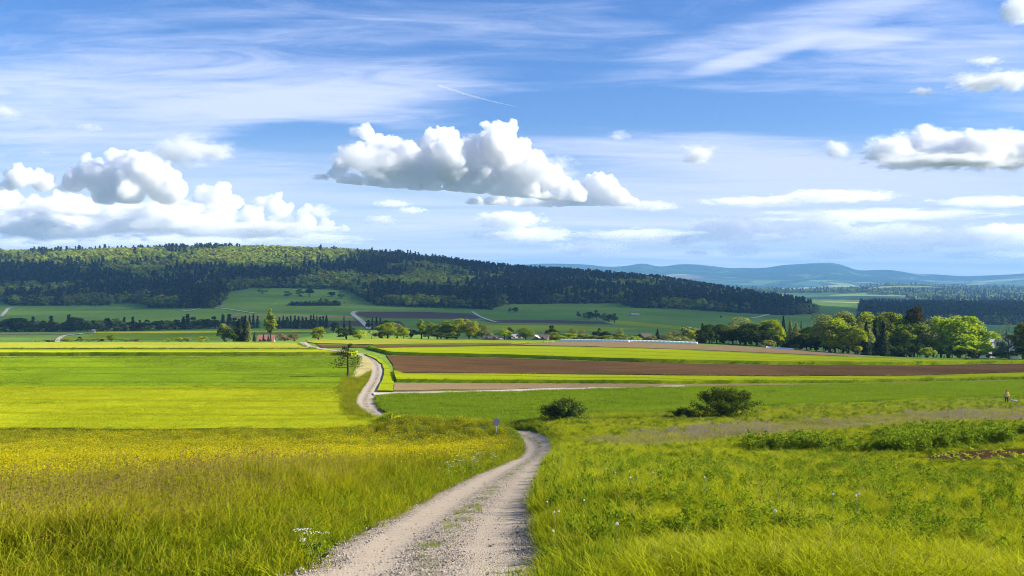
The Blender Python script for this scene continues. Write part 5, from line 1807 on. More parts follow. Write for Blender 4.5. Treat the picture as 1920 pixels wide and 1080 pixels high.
# ------------------------------------------------------------------ round road sign seen from behind, at the hollow
def sign():
    x, y = unproject(931, 812)
    x, y = (931 - CX) / F * 88.5, 88.5
    z = gz(x, y)
    top = (HZ - 784) / F * y
    h = top - z
    o = empty('road_sign', (x, y, z), 0.15)
    m1, m2 = plain('zinc_post', (0.36, 0.37, 0.38), 0.5), plain('sign_back', (0.13, 0.14, 0.17), 0.6)
    v, f = tube([(0, 0, -0.3), (0, 0, h - 0.05)], [0.038, 0.038], 10)
    mesh_obj('post', v, f, m1, o, smooth=True)
    bm_ = bmesh.new()
    bmesh.ops.create_cone(bm_, cap_ends=True, segments=32, radius1=0.33, radius2=0.33, depth=0.03, matrix=Matrix.Translation((0, -0.06, h - 0.33)) @ Matrix.Rotation(math.pi / 2, 4, 'X'))
    bmesh.ops.bevel(bm_, geom=[e for e in bm_.edges if len(e.link_faces) == 2 and e.calc_face_angle(0) > 1], offset=0.008, segments=1, affect='EDGES')
    me = bpy.data.meshes.new('plate')
    bm_.to_mesh(me)
    bm_.free()
    me.materials.append(m2)
    c = bpy.data.objects.new('plate', me)
    c.parent = o
    COL.objects.link(c)
    for zz_ in (0.18, 0.48):
        v, f = box(-0.06, 0.06, -0.05, 0.045, h - zz_ - 0.02, h - zz_ + 0.02)
        mesh_obj('clamp', v, f, m1, o)
    tag(o, 'round traffic sign on a thin post, its grey back turned to us, at the hollow', 'road sign')


sign()


# ------------------------------------------------------------------ the walker in the orange top
def skin_body(name, joints, edges, mat, parent=None, sub=2):
    me = bpy.data.meshes.new(name)
    me.from_pydata([j[:3] for j in joints], edges, [])
    o = bpy.data.objects.new(name, me)
    COL.objects.link(o)
    o.modifiers.new('s', 'SKIN')
    for v, j in zip(me.skin_vertices[0].data, joints):
        r = j[3]
        v.radius = r if isinstance(r, tuple) else (r, r)
    me.skin_vertices[0].data[0].use_root = True
    md = o.modifiers.new('d', 'SUBSURF')
    md.levels = md.render_levels = sub
    dg = bpy.context.evaluated_depsgraph_get()
    me2 = bpy.data.meshes.new_from_object(o.evaluated_get(dg))
    o.modifiers.clear()
    o.data = me2
    me2.polygons.foreach_set('use_smooth', np.ones(len(me2.polygons), dtype=bool))
    me2.name = name
    me2.materials.clear()
    me2.materials.append(mat)
    o.parent = parent
    return o


def walker():
    x, y = unproject(1880, 757)
    y -= 1.0
    z = gz(x, y)
    o = empty('person', (x, y, z), -0.3)
    skin, cloth, pants, hairm = plain('skin', (0.42, 0.24, 0.16), 0.6), plain('orange_top', (0.95, 0.55, 0.14), 0.9), plain('dark_trousers', (0.10, 0.06, 0.045)), plain('dark_hair', (0.02, 0.012, 0.008))
    J = [(0, 0, 0.96, (.15, .11)), (0, 0, 1.15, (.14, .10)), (0, 0, 1.34, (.16, .11)), (0, 0, 1.46, (.10, .08)), (0, 0, 1.54, .055), (0, -0.015, 1.64, (.075, .09)), (0, -0.01, 1.73, (.06, .075)),
         (.17, 0, 1.43, .055), (.25, .03, 1.16, .045), (.24, -.10, .95, .036), (.235, -.15, .87, .04), (-.17, 0, 1.43, .055), (-.25, .03, 1.16, .045), (-.24, -.10, .95, .036), (-.235, -.15, .87, .04),
         (.10, 0, .88, .10), (.12, -.08, .50, .062), (.11, .08, .10, .045), (.11, -.10, .04, .04), (-.10, 0, .88, .10), (-.12, .02, .50, .062), (-.11, .20, .12, .045), (-.11, .05, .05, .04)]
    E = [(0, 1), (1, 2), (2, 3), (3, 4), (4, 5), (5, 6), (3, 7), (7, 8), (8, 9), (9, 10), (3, 11), (11, 12), (12, 13), (13, 14), (0, 15), (15, 16), (16, 17), (17, 18), (0, 19), (19, 20), (20, 21), (21, 22)]
    skin_body('body', J, E, skin, o)
    C = [(0, 0, 0.72, (.25, .19)), (0, 0, 1.10, (.22, .16)), (0, 0, 1.35, (.205, .14)), (0, 0, 1.47, (.115, .09)), (.185, 0, 1.43, .075), (.255, .03, 1.17, .065), (.245, -.07, 1.0, .055),
         (-.185, 0, 1.43, .075), (-.255, .03, 1.17, .065), (-.245, -.07, 1.0, .055)]
    skin_body('top', C, [(0, 1), (1, 2), (2, 3), (3, 4), (4, 5), (5, 6), (3, 7), (7, 8), (8, 9)], cloth, o)
    T = [(0, 0, .90, (.155, .125)), (.10, 0, .84, .115), (.12, -.08, .50, .082), (.11, .07, .14, .066), (-.10, 0, .84, .115), (-.12, .02, .50, .082), (-.11, .19, .16, .066)]
    skin_body('trousers', T, [(0, 1), (1, 2), (2, 3), (0, 4), (4, 5), (5, 6)], pants, o)
    H = [(0, 0.02, 1.68, (.09, .095)), (0, 0.03, 1.75, (.075, .08)), (0, 0.06, 1.62, (.07, .05))]
    skin_body('hair', H, [(0, 1), (0, 2)], hairm, o)
    tag(o, 'walker in an orange top with dark hair, waist-deep behind the grassy edge', 'person')
    # small pale dog beside
    d = empty('dog', (x + 0.85, y - 0.2, gz(x + 0.85, y - 0.2)), 1.4)
    fur = plain('pale_fur', (0.55, 0.50, 0.42))
    J = [(0, 0, .40, (.10, .11)), (0, .22, .42, (.11, .13)), (0, .33, .50, .07), (0, .42, .58, (.065, .07)), (0, .53, .555, .035), (0, -.22, .41, (.085, .095)), (0, -.34, .50, .03), (0, -.42, .60, .018),
         (.07, .24, .26, .04), (.07, .22, .13, .028), (.07, .25, .02, .028), (-.07, .24, .26, .04), (-.07, .27, .13, .028), (-.07, .30, .02, .028),
         (.07, -.20, .26, .05), (.07, -.30, .15, .028), (.07, -.27, .02, .026), (-.07, -.20, .26, .05), (-.07, -.27, .15, .028), (-.07, -.23, .02, .026), (.05, .38, .65, .02), (-.05, .38, .65, .02)]
    E = [(0, 1), (1, 2), (2, 3), (3, 4), (0, 5), (5, 6), (6, 7), (1, 8), (8, 9), (9, 10), (1, 11), (11, 12), (12, 13), (5, 14), (14, 15), (15, 16), (5, 17), (17, 18), (18, 19), (3, 20), (3, 21)]
    skin_body('body', J, E, fur, d)
    tag(d, 'small pale dog half hidden in the grass beside the walker', 'dog')


walker()
# ------------------------------------------------------------------ grasses, crops and flowers
def blade_mat(name, c1, c2, tip=None, transl=0.45, drift=0.35, drift_c=None, dscale=0.12, stretch=(1, 1, 1)):
    """colour drifts over the ground, varies from blade to blade and dries towards the tip"""
    m, t = new_mat(name)
    rnd = t.n('ShaderNodeObjectInfo')
    lf = t.n('ShaderNodeAttribute', attribute_name='leaf').outputs['Fac']
    up = t.n('ShaderNodeAttribute', attribute_name='up').outputs['Fac']
    loc = rnd.outputs['Location']
    dr = t.noise(t.mapping(loc, stretch), dscale, 5, 0.6, 0.3)
    f = t.math('ADD', t.math('MULTIPLY', lf, 0.45), t.math('ADD', t.math('MULTIPLY', rnd.outputs['Random'], 0.25), t.math('MULTIPLY', t.ramp(dr, 0.35, 0.65), 0.30)))
    colr = t.mix(f, c1, c2)
    if drift_c is not None:
        dr2 = t.noise(t.mapping(loc, stretch, (0, 0, 0.03), (31, 7, 0)), dscale * 1.7, 5, 0.65, 0.5)
        colr = t.mix(t.ramp(dr2, 0.50, 0.66, 0.0, drift), colr, drift_c)
    if tip is not None:
        colr = t.mix(t.ramp(up, 0.55, 1.0, 0.0, 0.75), colr, tip)
    d = t.n('ShaderNodeBsdfDiffuse', inp={'Color': colr})
    tr = t.n('ShaderNodeBsdfTranslucent', inp={'Color': colr})
    mx = t.n('ShaderNodeMixShader', inp={0: transl, 1: d.outputs[0], 2: tr.outputs[0]})
    t.n('ShaderNodeOutputMaterial', inp={0: mx.outputs[0]})
    return m


def blade_set(r, n, rad, hmin, hmax, wid, lean, segs=3, droop=0.5):
    """n bent tapering blades; returns verts, quads, up attribute"""
    V, Fc, U = [], [], []
    for b in range(n):
        a = r.uniform(0, 6.28)
        q = rad * math.sqrt(r.uniform())
        p0 = np.array([q * math.cos(a), q * math.sin(a), -0.03])
        h = r.uniform(hmin, hmax)
        th = r.uniform(0, 6.28)
        ld = np.array([math.cos(th), math.sin(th), 0]) * lean * h * r.uniform(0.3, 1.3)
        sd_ = r.uniform(0, 6.28)
        side = np.array([math.cos(sd_), math.sin(sd_), 0])
        w = wid * r.uniform(0.7, 1.3)
        o = len(V)
        for s in range(segs + 1):
            t = s / segs
            p = p0 + ld * t**2 + np.array([0, 0, h * (t - droop * lean * 0.5 * t**3)])
            ww = w * (1 - t) ** 0.7 * 0.5 + 0.0008
            V += [p - side * ww, p + side * ww]
            U += [t, t]
        for s in range(segs):
            i = o + 2 * s
            Fc.append((i, i + 1, i + 3, i + 2))
    return np.array(V), np.array(Fc), np.array(U)


def petals(r, C, size, n, mi=1):
    """little flower heads: n crossed rhombs round each centre"""
    P = np.repeat(C, n, 0) + r.normal(size=(len(C) * n, 3)) * size * 0.35
    v, f = leaves(P, r.normal(size=P.shape) + (0, 0, 0.6), size, r, 0.3, 1.1)
    return v, f


def grass_proto(name, mats, sets, extra=None, seed=0):
    """sets: blade_set outputs; extra: (verts, faces, material index)"""
    r = np.random.default_rng(seed)
    V, Fc, U, MI, LF, o = [], [], [], [], [], 0
    for v, f, u in sets:
        V.append(v)
        Fc.append(f + o)
        U.append(u)
        MI.append(np.zeros(len(f), np.int32))
        nv = len(v)
        per = 8
        LF.append(np.repeat(np.clip(r.normal(.45, .28, nv // per + 1), 0, 1), per)[:nv])
        o += nv
    for v, f, mi in (extra or []):
        V.append(v)
        Fc.append(f + o)
        U.append(np.full(len(v), 0.5))
        MI.append(np.full(len(f), mi, np.int32))
        LF.append(np.repeat(np.clip(r.normal(.5, .28, len(v) // 4 + 1), 0, 1), 4)[:len(v)])
        o += len(v)
    ob = mesh_obj(name, np.vstack(V), np.vstack(Fc), mats, link=False)
    me = ob.data
    me.polygons.foreach_set('material_index', np.concatenate(MI))
    for nm, dat in (('up', np.concatenate(U)), ('leaf', np.concatenate(LF))):
        a = me.attributes.new(nm, 'FLOAT', 'POINT')
        a.data.foreach_set('value', dat.astype(np.float32))
    bpy.data.objects.remove(ob)
    return me


G_LEFT = blade_mat('meadow_grass', (0.06, 0.11, 0.004), (0.41, 0.42, 0.009), (0.38, 0.33, 0.02), 0.32, 0.5, (0.13, 0.15, 0.010), 0.2)
G_SEED = blade_mat('seed_heads', (0.17, 0.12, 0.035), (0.36, 0.26, 0.08), None, 0.4)
G_RIGHT = blade_mat('lush_grass', (0.08, 0.14, 0.004), (0.56, 0.58, 0.010), (0.56, 0.55, 0.03), 0.34, 0.45, (0.09, 0.17, 0.006), 0.35)
G_EDGE = blade_mat('verge_grass', (0.08, 0.15, 0.006), (0.32, 0.39, 0.010), (0.36, 0.37, 0.02), 0.42)
G_STRAW = blade_mat('straw_grass', (0.18, 0.21, 0.02), (0.46, 0.43, 0.08), (0.48, 0.40, 0.12), 0.45)
G_WEED = blade_mat('weed_leaves', (0.06, 0.12, 0.008), (0.34, 0.43, 0.02), None, 0.4, 0.4, (0.06, 0.12, 0.008), 0.5)
G_YFLOW = blade_mat('yellow_petals', (0.54, 0.48, 0.008), (0.72, 0.63, 0.012), None, 0.45)
G_PURP = blade_mat('purple_petals', (0.24, 0.15, 0.24), (0.42, 0.30, 0.38), None, 0.4)
G_WHITE = blade_mat('white_petals', (0.70, 0.68, 0.55), (0.85, 0.83, 0.72), None, 0.4)
G_CROP = blade_mat('wheat_blades', (0.09, 0.17, 0.006), (0.25, 0.34, 0.012), (0.30, 0.40, 0.02), 0.4, 0.6, (0.055, 0.12, 0.005), 0.45, (0.35, 1, 1))
G_YCROP = blade_mat('yellow_crop_blades', (0.22, 0.30, 0.006), (0.50, 0.52, 0.012), (0.50, 0.51, 0.014), 0.4, 0.8, (0.10, 0.17, 0.006), 0.30, (0.10, 1, 1))
G_SEEDL = blade_mat('seedling_leaves', (0.30, 0.36, 0.02), (0.48, 0.50, 0.04), None, 0.45)

q = np.random.default_rng(99)
P_LEFT = [grass_proto('tuft', [G_LEFT], [blade_set(q, 34, 0.17, 0.32, 0.72, 0.011, 0.30)], seed=i) for i in range(3)]
P_LSEED = []
for i in range(2):
    st = blade_set(q, 16, 0.16, 0.60, 0.92, 0.006, 0.14)
    tips = st[0][6::8] * (1, 1, 1)
    v, f = leaves(np.repeat(tips, 3, 0) + (0, 0, 0) + q.normal(size=(len(tips) * 3, 3)) * (0.008, 0.008, 0.03), q.normal(size=(len(tips) * 3, 3)) * (1, 1, 0.15), 0.011, q, 0.2, 2.6)
    P_LSEED.append(grass_proto('seed_tuft', [G_LEFT, G_SEED], [st, blade_set(q, 14, 0.17, 0.30, 0.6, 0.010, 0.3)], [(v, f, 1)], seed=i))
P_YFL = []
for i in range(2):
    st = blade_set(q, 13, 0.22, 0.45, 0.80, 0.006, 0.16)
    tips = st[0][6::8]
    v, f = petals(q, tips, 0.026, 3)
    P_YFL.append(grass_proto('yellow_tuft', [G_LEFT, G_YFLOW], [st, blade_set(q, 22, 0.2, 0.30, 0.62, 0.011, 0.3)], [(v, f, 1)], seed=i))
P_RIGHT = [grass_proto('lush_tuft', [G_RIGHT], [blade_set(q, 46, 0.20, 0.15, 0.50, 0.0095, 0.6, 4, 0.9)], seed=i) for i in range(4)]
P_EDGE = [grass_proto('verge_tuft', [G_EDGE], [blade_set(q, 30, 0.15, 0.2, 0.55, 0.011, 0.45, 4, 0.9)], seed=i) for i in range(2)]
P_STRAW = [grass_proto('straw_tuft', [G_STRAW], [blade_set(q, 30, 0.22, 0.25, 0.60, 0.010, 0.35)], seed=i) for i in range(2)]
P_PURP = []
for i in range(2):
    st = blade_set(q, 12, 0.22, 0.5, 0.85, 0.007, 0.12)
    tips = st[0][6::8]
    sp = np.repeat(tips, 7, 0) + q.normal(size=(len(tips) * 7, 3)) * (0.015, 0.015, 0.08) - (0, 0, 0.05)
    v, f = leaves(sp, q.normal(size=sp.shape), 0.022, q, 0.2, 1.2)
    P_PURP.append(grass_proto('purple_tuft', [G_STRAW, G_PURP], [st, blade_set(q, 12, 0.2, 0.3, 0.6, 0.010, 0.25)], [(v, f, 1)], seed=i))
P_WEED = []
for i in range(3):
    st = blade_set(q, 9, 0.26, 0.7, 1.05, 0.014, 0.22)
    L_ = []
    for b in range(9):
        s = st[0][b * 8:(b + 1) * 8]
        for k in range(26):
            t_ = q.uniform(0.1, 1.0)
            j = min(2, int(t_ * 3))
            L_.append(s[2 * j] + (s[2 * j + 2] - s[2 * j]) * (t_ * 3 - j) + q.normal(size=3) * (0.07, 0.07, 0.02))
    L_ = np.array(L_)
    v, f = leaves(L_, q.normal(size=L_.shape) * 0.7 + (0, 0, 0.7), 0.060, q, 0.3, 2.2)
    P_WEED.append(grass_proto('weed_clump', [G_WEED], [st], [(v, f, 0)], seed=i))
P_CROP = [grass_proto('wheat_tuft', [G_CROP], [blade_set(q, 26, 0.30, 0.30, 0.50, 0.022, 0.35)], seed=i) for i in range(2)]
P_YCROP = [grass_proto('yellow_crop_tuft', [G_YCROP], [blade_set(q, 26, 0.30, 0.28, 0.52, 0.022, 0.30)], seed=i) for i in range(2)]
L_ = q.normal(size=(9, 3)) * (0.06, 0.06, 0.02) + (0, 0, 0.09)
_v, _f = leaves(L_, q.normal(size=(9, 3)) * .5 + (0, 0, 1), 0.075, q, 0.2, 1.5)
P_SEEDL = [grass_proto('seedling', [G_SEEDL], [blade_set(q, 4, 0.03, 0.05, 0.1, 0.012, 0.3)], [(_v, _f, 0)])]

LEFT_PX = [(-900, 1500), (-900, 811), (600, 810), (760, 807), (870, 812), (940, 819), (985, 831), (993, 845), (978, 868), (942, 895), (885, 935), (805, 985), (705, 1040), (560, 1090), (300, 1500)]
RIGHT_PX = [(1060, 1500), (1030, 1080), (996, 1000), (999, 920), (1030, 872), (1046, 845), (1030, 827), (1000, 814), (1020, 800), (1055, 789), (1210, 783), (1300, 776), (1460, 768), (1700, 757),
            (1880, 750), (2900, 700), (2900, 1500)]
SOIL_PX = [(1700, 860), (1760, 851), (1840, 846), (1920, 842), (2150, 838), (2150, 858), (1920, 864), (1800, 868)]
CLEAR_PX = [(1690, 860), (1760, 850), (1840, 845), (1920, 841), (2150, 836), (2150, 884), (1920, 890), (1760, 890), (1690, 876)]
PURP_PX = [(1080, 838), (1200, 818), (1300, 806), (1500, 791), (1700, 778), (1920, 766), (2200, 756), (2200, 776), (1920, 789), (1700, 799), (1500, 813), (1300, 832), (1150, 846)]
WEED_PX = [(1385, 852), (1405, 841), (1480, 837), (1560, 834), (1640, 828), (1690, 822), (1800, 815), (1920, 810), (2150, 803), (2150, 832), (1920, 837), (1840, 841), (1700, 854), (1560, 854), (1470, 848)]


def px_of(x, y, z):
    return np.column_stack([CX + F * x / y, HZ - F * z / y])


def sample(n, y0, y1, pw, umax=0.66):
    """n points, density falling as Y**-pw"""
    s = rng.uniform(size=n)
    e = 2.0 - pw
    Y = (y0**e + s * (y1**e - y0**e)) ** (1 / e)
    X = rng.uniform(-umax, umax, n) * Y
    return X, Y


X, Y = sample(100000, 6.5, 135, 1.22)
X = np.concatenate([X, rng.uniform(-10, 10, 4200)])
Y = np.concatenate([Y, rng.uniform(1.5, 8.0, 4200)])
Z = ground(X, Y)
PX = px_of(X, Y, ground0(X, Y))
D = dist_to(TRACK, X, Y)
okd = D > 1.18 + 0.3 * (Y < 9) + 0.22 * fbm(np.column_stack([X * 0.9, Y * 0.9]), 3, 51)
_tx = np.interp(Y, TRACK[:60, 1], TRACK[:60, 0])
inL = (inside(LEFT_PX, PX) | (Y < 9) & (X < _tx)) & okd
inR = (inside(RIGHT_PX, PX) | (Y < 9) & (X > _tx)) & okd & ~inL
inS, inP, inW = inside(SOIL_PX, PX), inside(PURP_PX, PX), inside(WEED_PX, PX)
nzA = fbm(np.column_stack([X / 5, Y / 5]), 4, 61)
nzB = fbm(np.column_stack([X / 1.6, Y / 1.6]), 3, 63)
far = np.clip(Y / 28.0, 1.0, 2.1)
# left meadow: kinds by place
u1 = rng.uniform(size=len(X))
py = PX[:, 1]
ybound = np.interp(PX[:, 0], [-400, 0, 480, 700, 900, 990], [968, 950, 936, 915, 890, 855])
pyel = sstep(10, -22, py - ybound) * (0.52 + 0.6 * np.clip(nzA, -1, 1)) * (0.55 + 0.45 * sstep(812, 850, py)) * sstep(1.2, 4.5, D)
pbrn = np.exp(-((py - ybound - 60) / 55) ** 2) * 0.36 * sstep(750, 350, PX[:, 0]) + 0.09
kl = np.where(u1 < pyel, 3, np.where(rng.uniform(size=len(X)) < pbrn, 2, 0))
edge = D < 2.3
kl = np.where(edge & (rng.uniform(size=len(X)) < 0.75), 1, kl)
off = {0: 0, 1: 3, 2: 5, 3: 7}
sub = rng.integers(0, 12, len(X))
idL = np.array([off[k_] for k_ in kl]) + sub % np.array([{0: 3, 1: 2, 2: 2, 3: 2}[k_] for k_ in kl])
hs = (0.92 + 0.22 * nzB + 0.18 * nzA) * rng.uniform(0.75, 1.15, len(X)) * (0.55 + 0.45 * sstep(1.1, 3.2, D))
hs = hs * (0.75 + 0.25 * sstep(9, 20, Y)) * (0.8 + 0.5 * np.clip(fbm(np.column_stack([X / 0.7, Y / 0.7]), 2, 65), -1, 1))
sc3 = np.column_stack([far, far, np.clip(hs, 0.35, 1.5) * (1 + 0.0 * far)])
k = inL
scatter('meadow_grass', np.column_stack([X, Y, Z])[k], rng.uniform(0, 6.28, k.sum()), sc3[k], idL[k], P_LEFT + P_EDGE + P_LSEED + P_YFL,
        'tall flowering meadow grass covering the slope left of the track', 'meadow', rng.normal(0, 0.08, (k.sum(), 2)))
# right meadow
kr = np.where(inP, np.where(rng.uniform(size=len(X)) < 0.22 + 0.5 * nzA, 8, 6), np.where(edge & (rng.uniform(size=len(X)) < 0.5), 4, 0))
kr = np.where((kr == 0) & (rng.uniform(size=len(X)) < 0.012 + 0.12 * (py < 800)), 6, kr)
idR = kr + np.where(kr == 0, sub % 4, sub % 2)
hr_ = (0.85 + 0.30 * nzB + 0.20 * nzA) * rng.uniform(0.55, 1.25, len(X)) * (1.12 - 0.12 * sstep(1.8, 3.2, D)) * np.where(py < 800, 0.75, 1.0)
wd_ = (kr == 0) & ((Y > 24) & (rng.uniform(size=len(X)) < 0.004 + 0.07 * sstep(1350, 1800, PX[:, 0]) * sstep(980, 900, py)))
idR = np.where(wd_, 10 + sub % 3, idR)
hr_ = np.where(wd_, hr_ * 0.55, hr_)

far = np.where(wd_, 0.62, far)
hr_ = hr_ * (0.85 + 0.6 * np.clip(fbm(np.column_stack([X / 0.8, Y / 0.8]), 2, 66), -1, 1))
leafy = (kr == 0) & (rng.uniform(size=len(X)) < 0.06) & (Y > 9)
idR = np.where(leafy, 10 + sub % 3, idR)
hr_ = np.where(leafy, 0.42, hr_)
hr_ = np.where(inside(CLEAR_PX, PX), hr_ * 0.35, hr_) * (0.62 + 0.38 * sstep(9, 20, Y))
hr_ = hr_ * np.where((D < 2.1) & (Y < 90), 1.65, 1.0)
far = np.where(Y < 16, far * 0.8, far)
far = np.where(leafy, 0.40 * np.clip(Y / 28, 0.8, 1.6), far)
scR = np.column_stack([far, far, np.clip(hr_, 0.22, 1.5)])
k = inR & ~inS & ~(inW & (rng.uniform(size=len(X)) < 0.7))
scatter('lush_meadow_grass', np.column_stack([X, Y, Z])[k], rng.uniform(0, 6.28, k.sum()), scR[k], idR[k], P_RIGHT + P_EDGE + P_STRAW + P_PURP + P_WEED,
        'lush bright grass with a purple-flowering strip on the slope right of the track', 'meadow', rng.normal(0, 0.12, (k.sum(), 2)))


def scatter_px(n, poly, prot, name, label, cat, zoff=0.0, smin=0.8, smax=1.2, wide=1.0, keep=None, dmin=1.3, ymin=4.0, clump=None):
    E = np.array([unproject(*p) for p in densify(poly, 40)])
    lo, hi = E.min(0), E.max(0)
    x, y = rng.uniform(lo[0], hi[0], n * 4), rng.uniform(lo[1], hi[1], n * 4)
    k = inside([tuple(e) for e in E], np.column_stack([x, y]))
    x, y = x[k][:n], y[k][:n]
    k = (dist_to(TRACK, x, y) > dmin) & (dist_to(TRACK2, x, y) > 1.15)
    if clump is not None:
        k &= fbm(np.column_stack([x / clump, y / clump]), 3, 71) > 0.03
    x, y = x[k], y[k]
    z = ground(x, y) + zoff
    s = rng.uniform(smin, smax, len(x))
    return scatter(name, np.column_stack([x, y, z]), rng.uniform(0, 6.28, len(x)), np.column_stack([s * wide, s * wide, s]), rng.integers(0, len(prot), len(x)), prot, label, cat)


scatter_px(1300, WEED_PX, P_WEED, 'tall_weeds', 'dark leafy bank of tall weeds and nettles across the right meadow', 'weeds', 0, 0.45, 1.3, 1.3, clump=2.6)
scatter_px(130, SOIL_PX, P_SEEDL, 'seedlings', 'yellow-green seedlings sprouting on the bare soil patch at the right', 'seedlings', 0.04, 0.8, 1.6)
scatter_px(900, [(1215, 786), (1300, 779), (1460, 771), (1700, 760), (1880, 753), (2200, 740), (2200, 735), (1880, 748), (1700, 755), (1460, 766), (1300, 773), (1210, 781)], P_EDGE + P_STRAW,
           'edge_grass', 'taller rough grass along the far edge of the right meadow', 'grass', 0, 0.7, 1.3, 1.5)
scatter_px(500, [(1040, 790), (1130, 787), (1225, 785), (1225, 779), (1130, 779), (1050, 780)], P_EDGE + P_RIGHT[:1],
           'rim_grass', 'tall rough grass between the two bushes on the bank', 'grass', 0, 0.9, 1.7, 1.6)
scatter_px(2600, [(628, 734), (645, 718), (657, 709), (668, 714), (684, 708), (697, 696), (704, 690), (696, 715), (684, 738), (678, 757), (690, 772), (720, 787), (762, 798), (700, 795), (655, 787), (636, 770), (640, 746)],
           P_EDGE + P_LEFT[:1], 'verge_grass', 'rough dark green grass between the yellow field and the bend of the track', 'grass', 0, 0.8, 1.5, 1.6, dmin=1.25)
scatter_px(1500, [(703, 748), (712, 765), (735, 781), (790, 793), (860, 797), (950, 799), (1005, 795), (1035, 785), (1010, 806), (940, 806), (860, 802), (790, 799), (735, 787), (706, 770), (697, 755)],
           P_EDGE + P_RIGHT[:2], 'bank_grass', 'tall dark grass on the bank between the track and the green field', 'grass', 0, 1.0, 1.8, 1.6, dmin=1.25)
# standing crops of the nearer fields get real blades
scatter_px(30000, [(-330, 811), (300, 811), (600, 810), (720, 805), (750, 799), (700, 796), (655, 788), (634, 772), (637, 745), (624, 732), (300, 731), (-330, 731)], P_YCROP,
           'yellow_crop', 'yellow-green flowering crop standing in the left strip field', 'crop', 0.14, 0.85, 1.12, 1.7)
scatter_px(26000, [(-330, 729), (300, 729), (626, 729), (645, 716), (656, 706), (664, 690), (670, 673), (640, 671), (300, 671), (-330, 672)], P_CROP,
           'wheat_crop', 'young wheat standing in the left green field', 'crop', 0.08, 0.8, 1.1, 1.9)
scatter_px(38000, [(708, 748), (709, 757), (717, 771), (743, 786), (796, 796), (870, 799), (940, 800), (985, 799), (1035, 787), (1060, 780), (1210, 778), (1300, 770), (1460, 763), (1700, 753),
                   (1880, 745), (2300, 733), (2300, 711), (1920, 717), (1500, 726.5), (1300, 729), (1200, 731), (960, 738.5), (760, 743), (722, 743)], P_CROP,
           'wheat_crop', 'wheat standing in the broad green field beyond the hollow', 'crop', 0.10, 0.8, 1.2, 1.9)
# ragged rim of blades along the edges of the standing crops
ex, ey, eh = [], [], []
for lb_, (E_, h_) in FIELD_EDGE.items():
    if h_ < 0.28:
        continue
    A_, B_ = E_, np.roll(E_, -1, 0)
    for a_, b_ in zip(A_, B_):
        l_ = np.linalg.norm(b_ - a_)
        m_ = 0.5 * (a_ + b_)
        if m_[1] > 300 or abs(m_[0]) > 0.62 * m_[1]:
            continue
        n_ = int(l_ * 3.0)
        t_ = rng.uniform(size=n_)[:, None]
        pt = a_ + (b_ - a_) * t_ + rng.normal(0, 0.22, (n_, 2))
        ex.append(pt[:, 0])
        ey.append(pt[:, 1])
        eh.append(np.full(n_, h_))
ex, ey, eh = map(np.concatenate, (ex, ey, eh))
k = (dist_to(TRACK, ex, ey) > 1.3) & (dist_to(TRACK2, ex, ey) > 2.6)
ex, ey, eh = ex[k], ey[k], eh[k]
es = rng.uniform(0.6, 1.5, len(ex)) * (0.7 + 0.5 * fbm(np.column_stack([ex / 3, ey / 3]), 3, 77))
es = np.clip(es, 0.3, 1.8)
scatter('field_edge_grass', np.column_stack([ex, ey, ground(ex, ey, False) + eh * rng.uniform(0, 0.85, len(ex))]), rng.uniform(0, 6.28, len(ex)), np.column_stack([es * 2.0, es * 2.0, es]),
        rng.integers(0, 4, len(ex)), P_CROP + P_EDGE, 'ragged grass rims along the edges of the crop fields', 'grass')
# grass along the middle of the track
i_ = rng.integers(30, 190, 420)
x_ = TRACK[i_, 0] + rng.normal(0, 0.12, 420)
y_ = TRACK[i_, 1] + rng.uniform(-0.4, 0.4, 420)
k = fbm(np.column_stack([x_ / 1.2, y_ / 1.2]), 3, 81) > 0.0
x_, y_ = x_[k], y_[k]
s_ = rng.uniform(0.12, 0.30, len(x_))
scatter('track_grass', np.column_stack([x_, y_, ground0(x_, y_) + 0.02]), rng.uniform(0, 6.28, len(x_)), np.column_stack([s_ * 1.2, s_ * 1.2, s_]), rng.integers(0, 2, len(x_)), P_EDGE,
        'sparse short grass along the middle of the gravel track', 'grass')
# bare soil patch
field('soil_patch', 'bare brown soil patch with seedlings at the right', SOIL_PX, 0.06, C_SOIL, 'soil patch', 22, 3, 0.03)

# loose stones on the track
_bm = bmesh.new()
bmesh.ops.create_icosphere(_bm, subdivisions=1, radius=1.0)
_sv = np.array([v.co[:] for v in _bm.verts])
_sf = np.array([[v.index for v in f.verts] for f in _bm.faces])
_bm.free()
STONES = []
for i, c in enumerate([((0.30, 0.27, 0.23), (0.50, 0.45, 0.38)), ((0.14, 0.12, 0.11), (0.26, 0.23, 0.20)), ((0.42, 0.36, 0.28), (0.58, 0.51, 0.41))]):
    ms = soil('stone', c[0], c[1], 0, 0.0)
    sv = _sv * (1, 0.75, 0.55) * (1 + 0.25 * fbm(_sv * 1.5 + i * 5, 2, 91)[:, None])
    so = mesh_obj('stone', sv, _sf, ms, link=False)
    STONES.append(so.data)
n_ = 26000
i_ = np.minimum((rng.uniform(size=n_) ** 1.6 * 150).astype(int), 149)
tgx = np.gradient(TRACK, axis=0)
tgx /= np.linalg.norm(tgx, axis=1)[:, None]
a_ = rng.uniform(-1.22, 1.22, n_)
fr_ = rng.uniform(size=n_)
base_ = TRACK[i_] * (1 - fr_[:, None]) + TRACK[i_ + 1] * fr_[:, None]
x_ = base_[:, 0] + tgx[i_, 1] * a_
y_ = base_[:, 1] - tgx[i_, 0] * a_
s_ = np.exp(rng.normal(math.log(0.008), 0.45, n_)).clip(0.004, 0.035)
rutd = np.abs(np.abs(a_ / 1.22) - 0.52)
k = rng.uniform(size=n_) < np.where(rutd < 0.18, 0.30, 1.0)
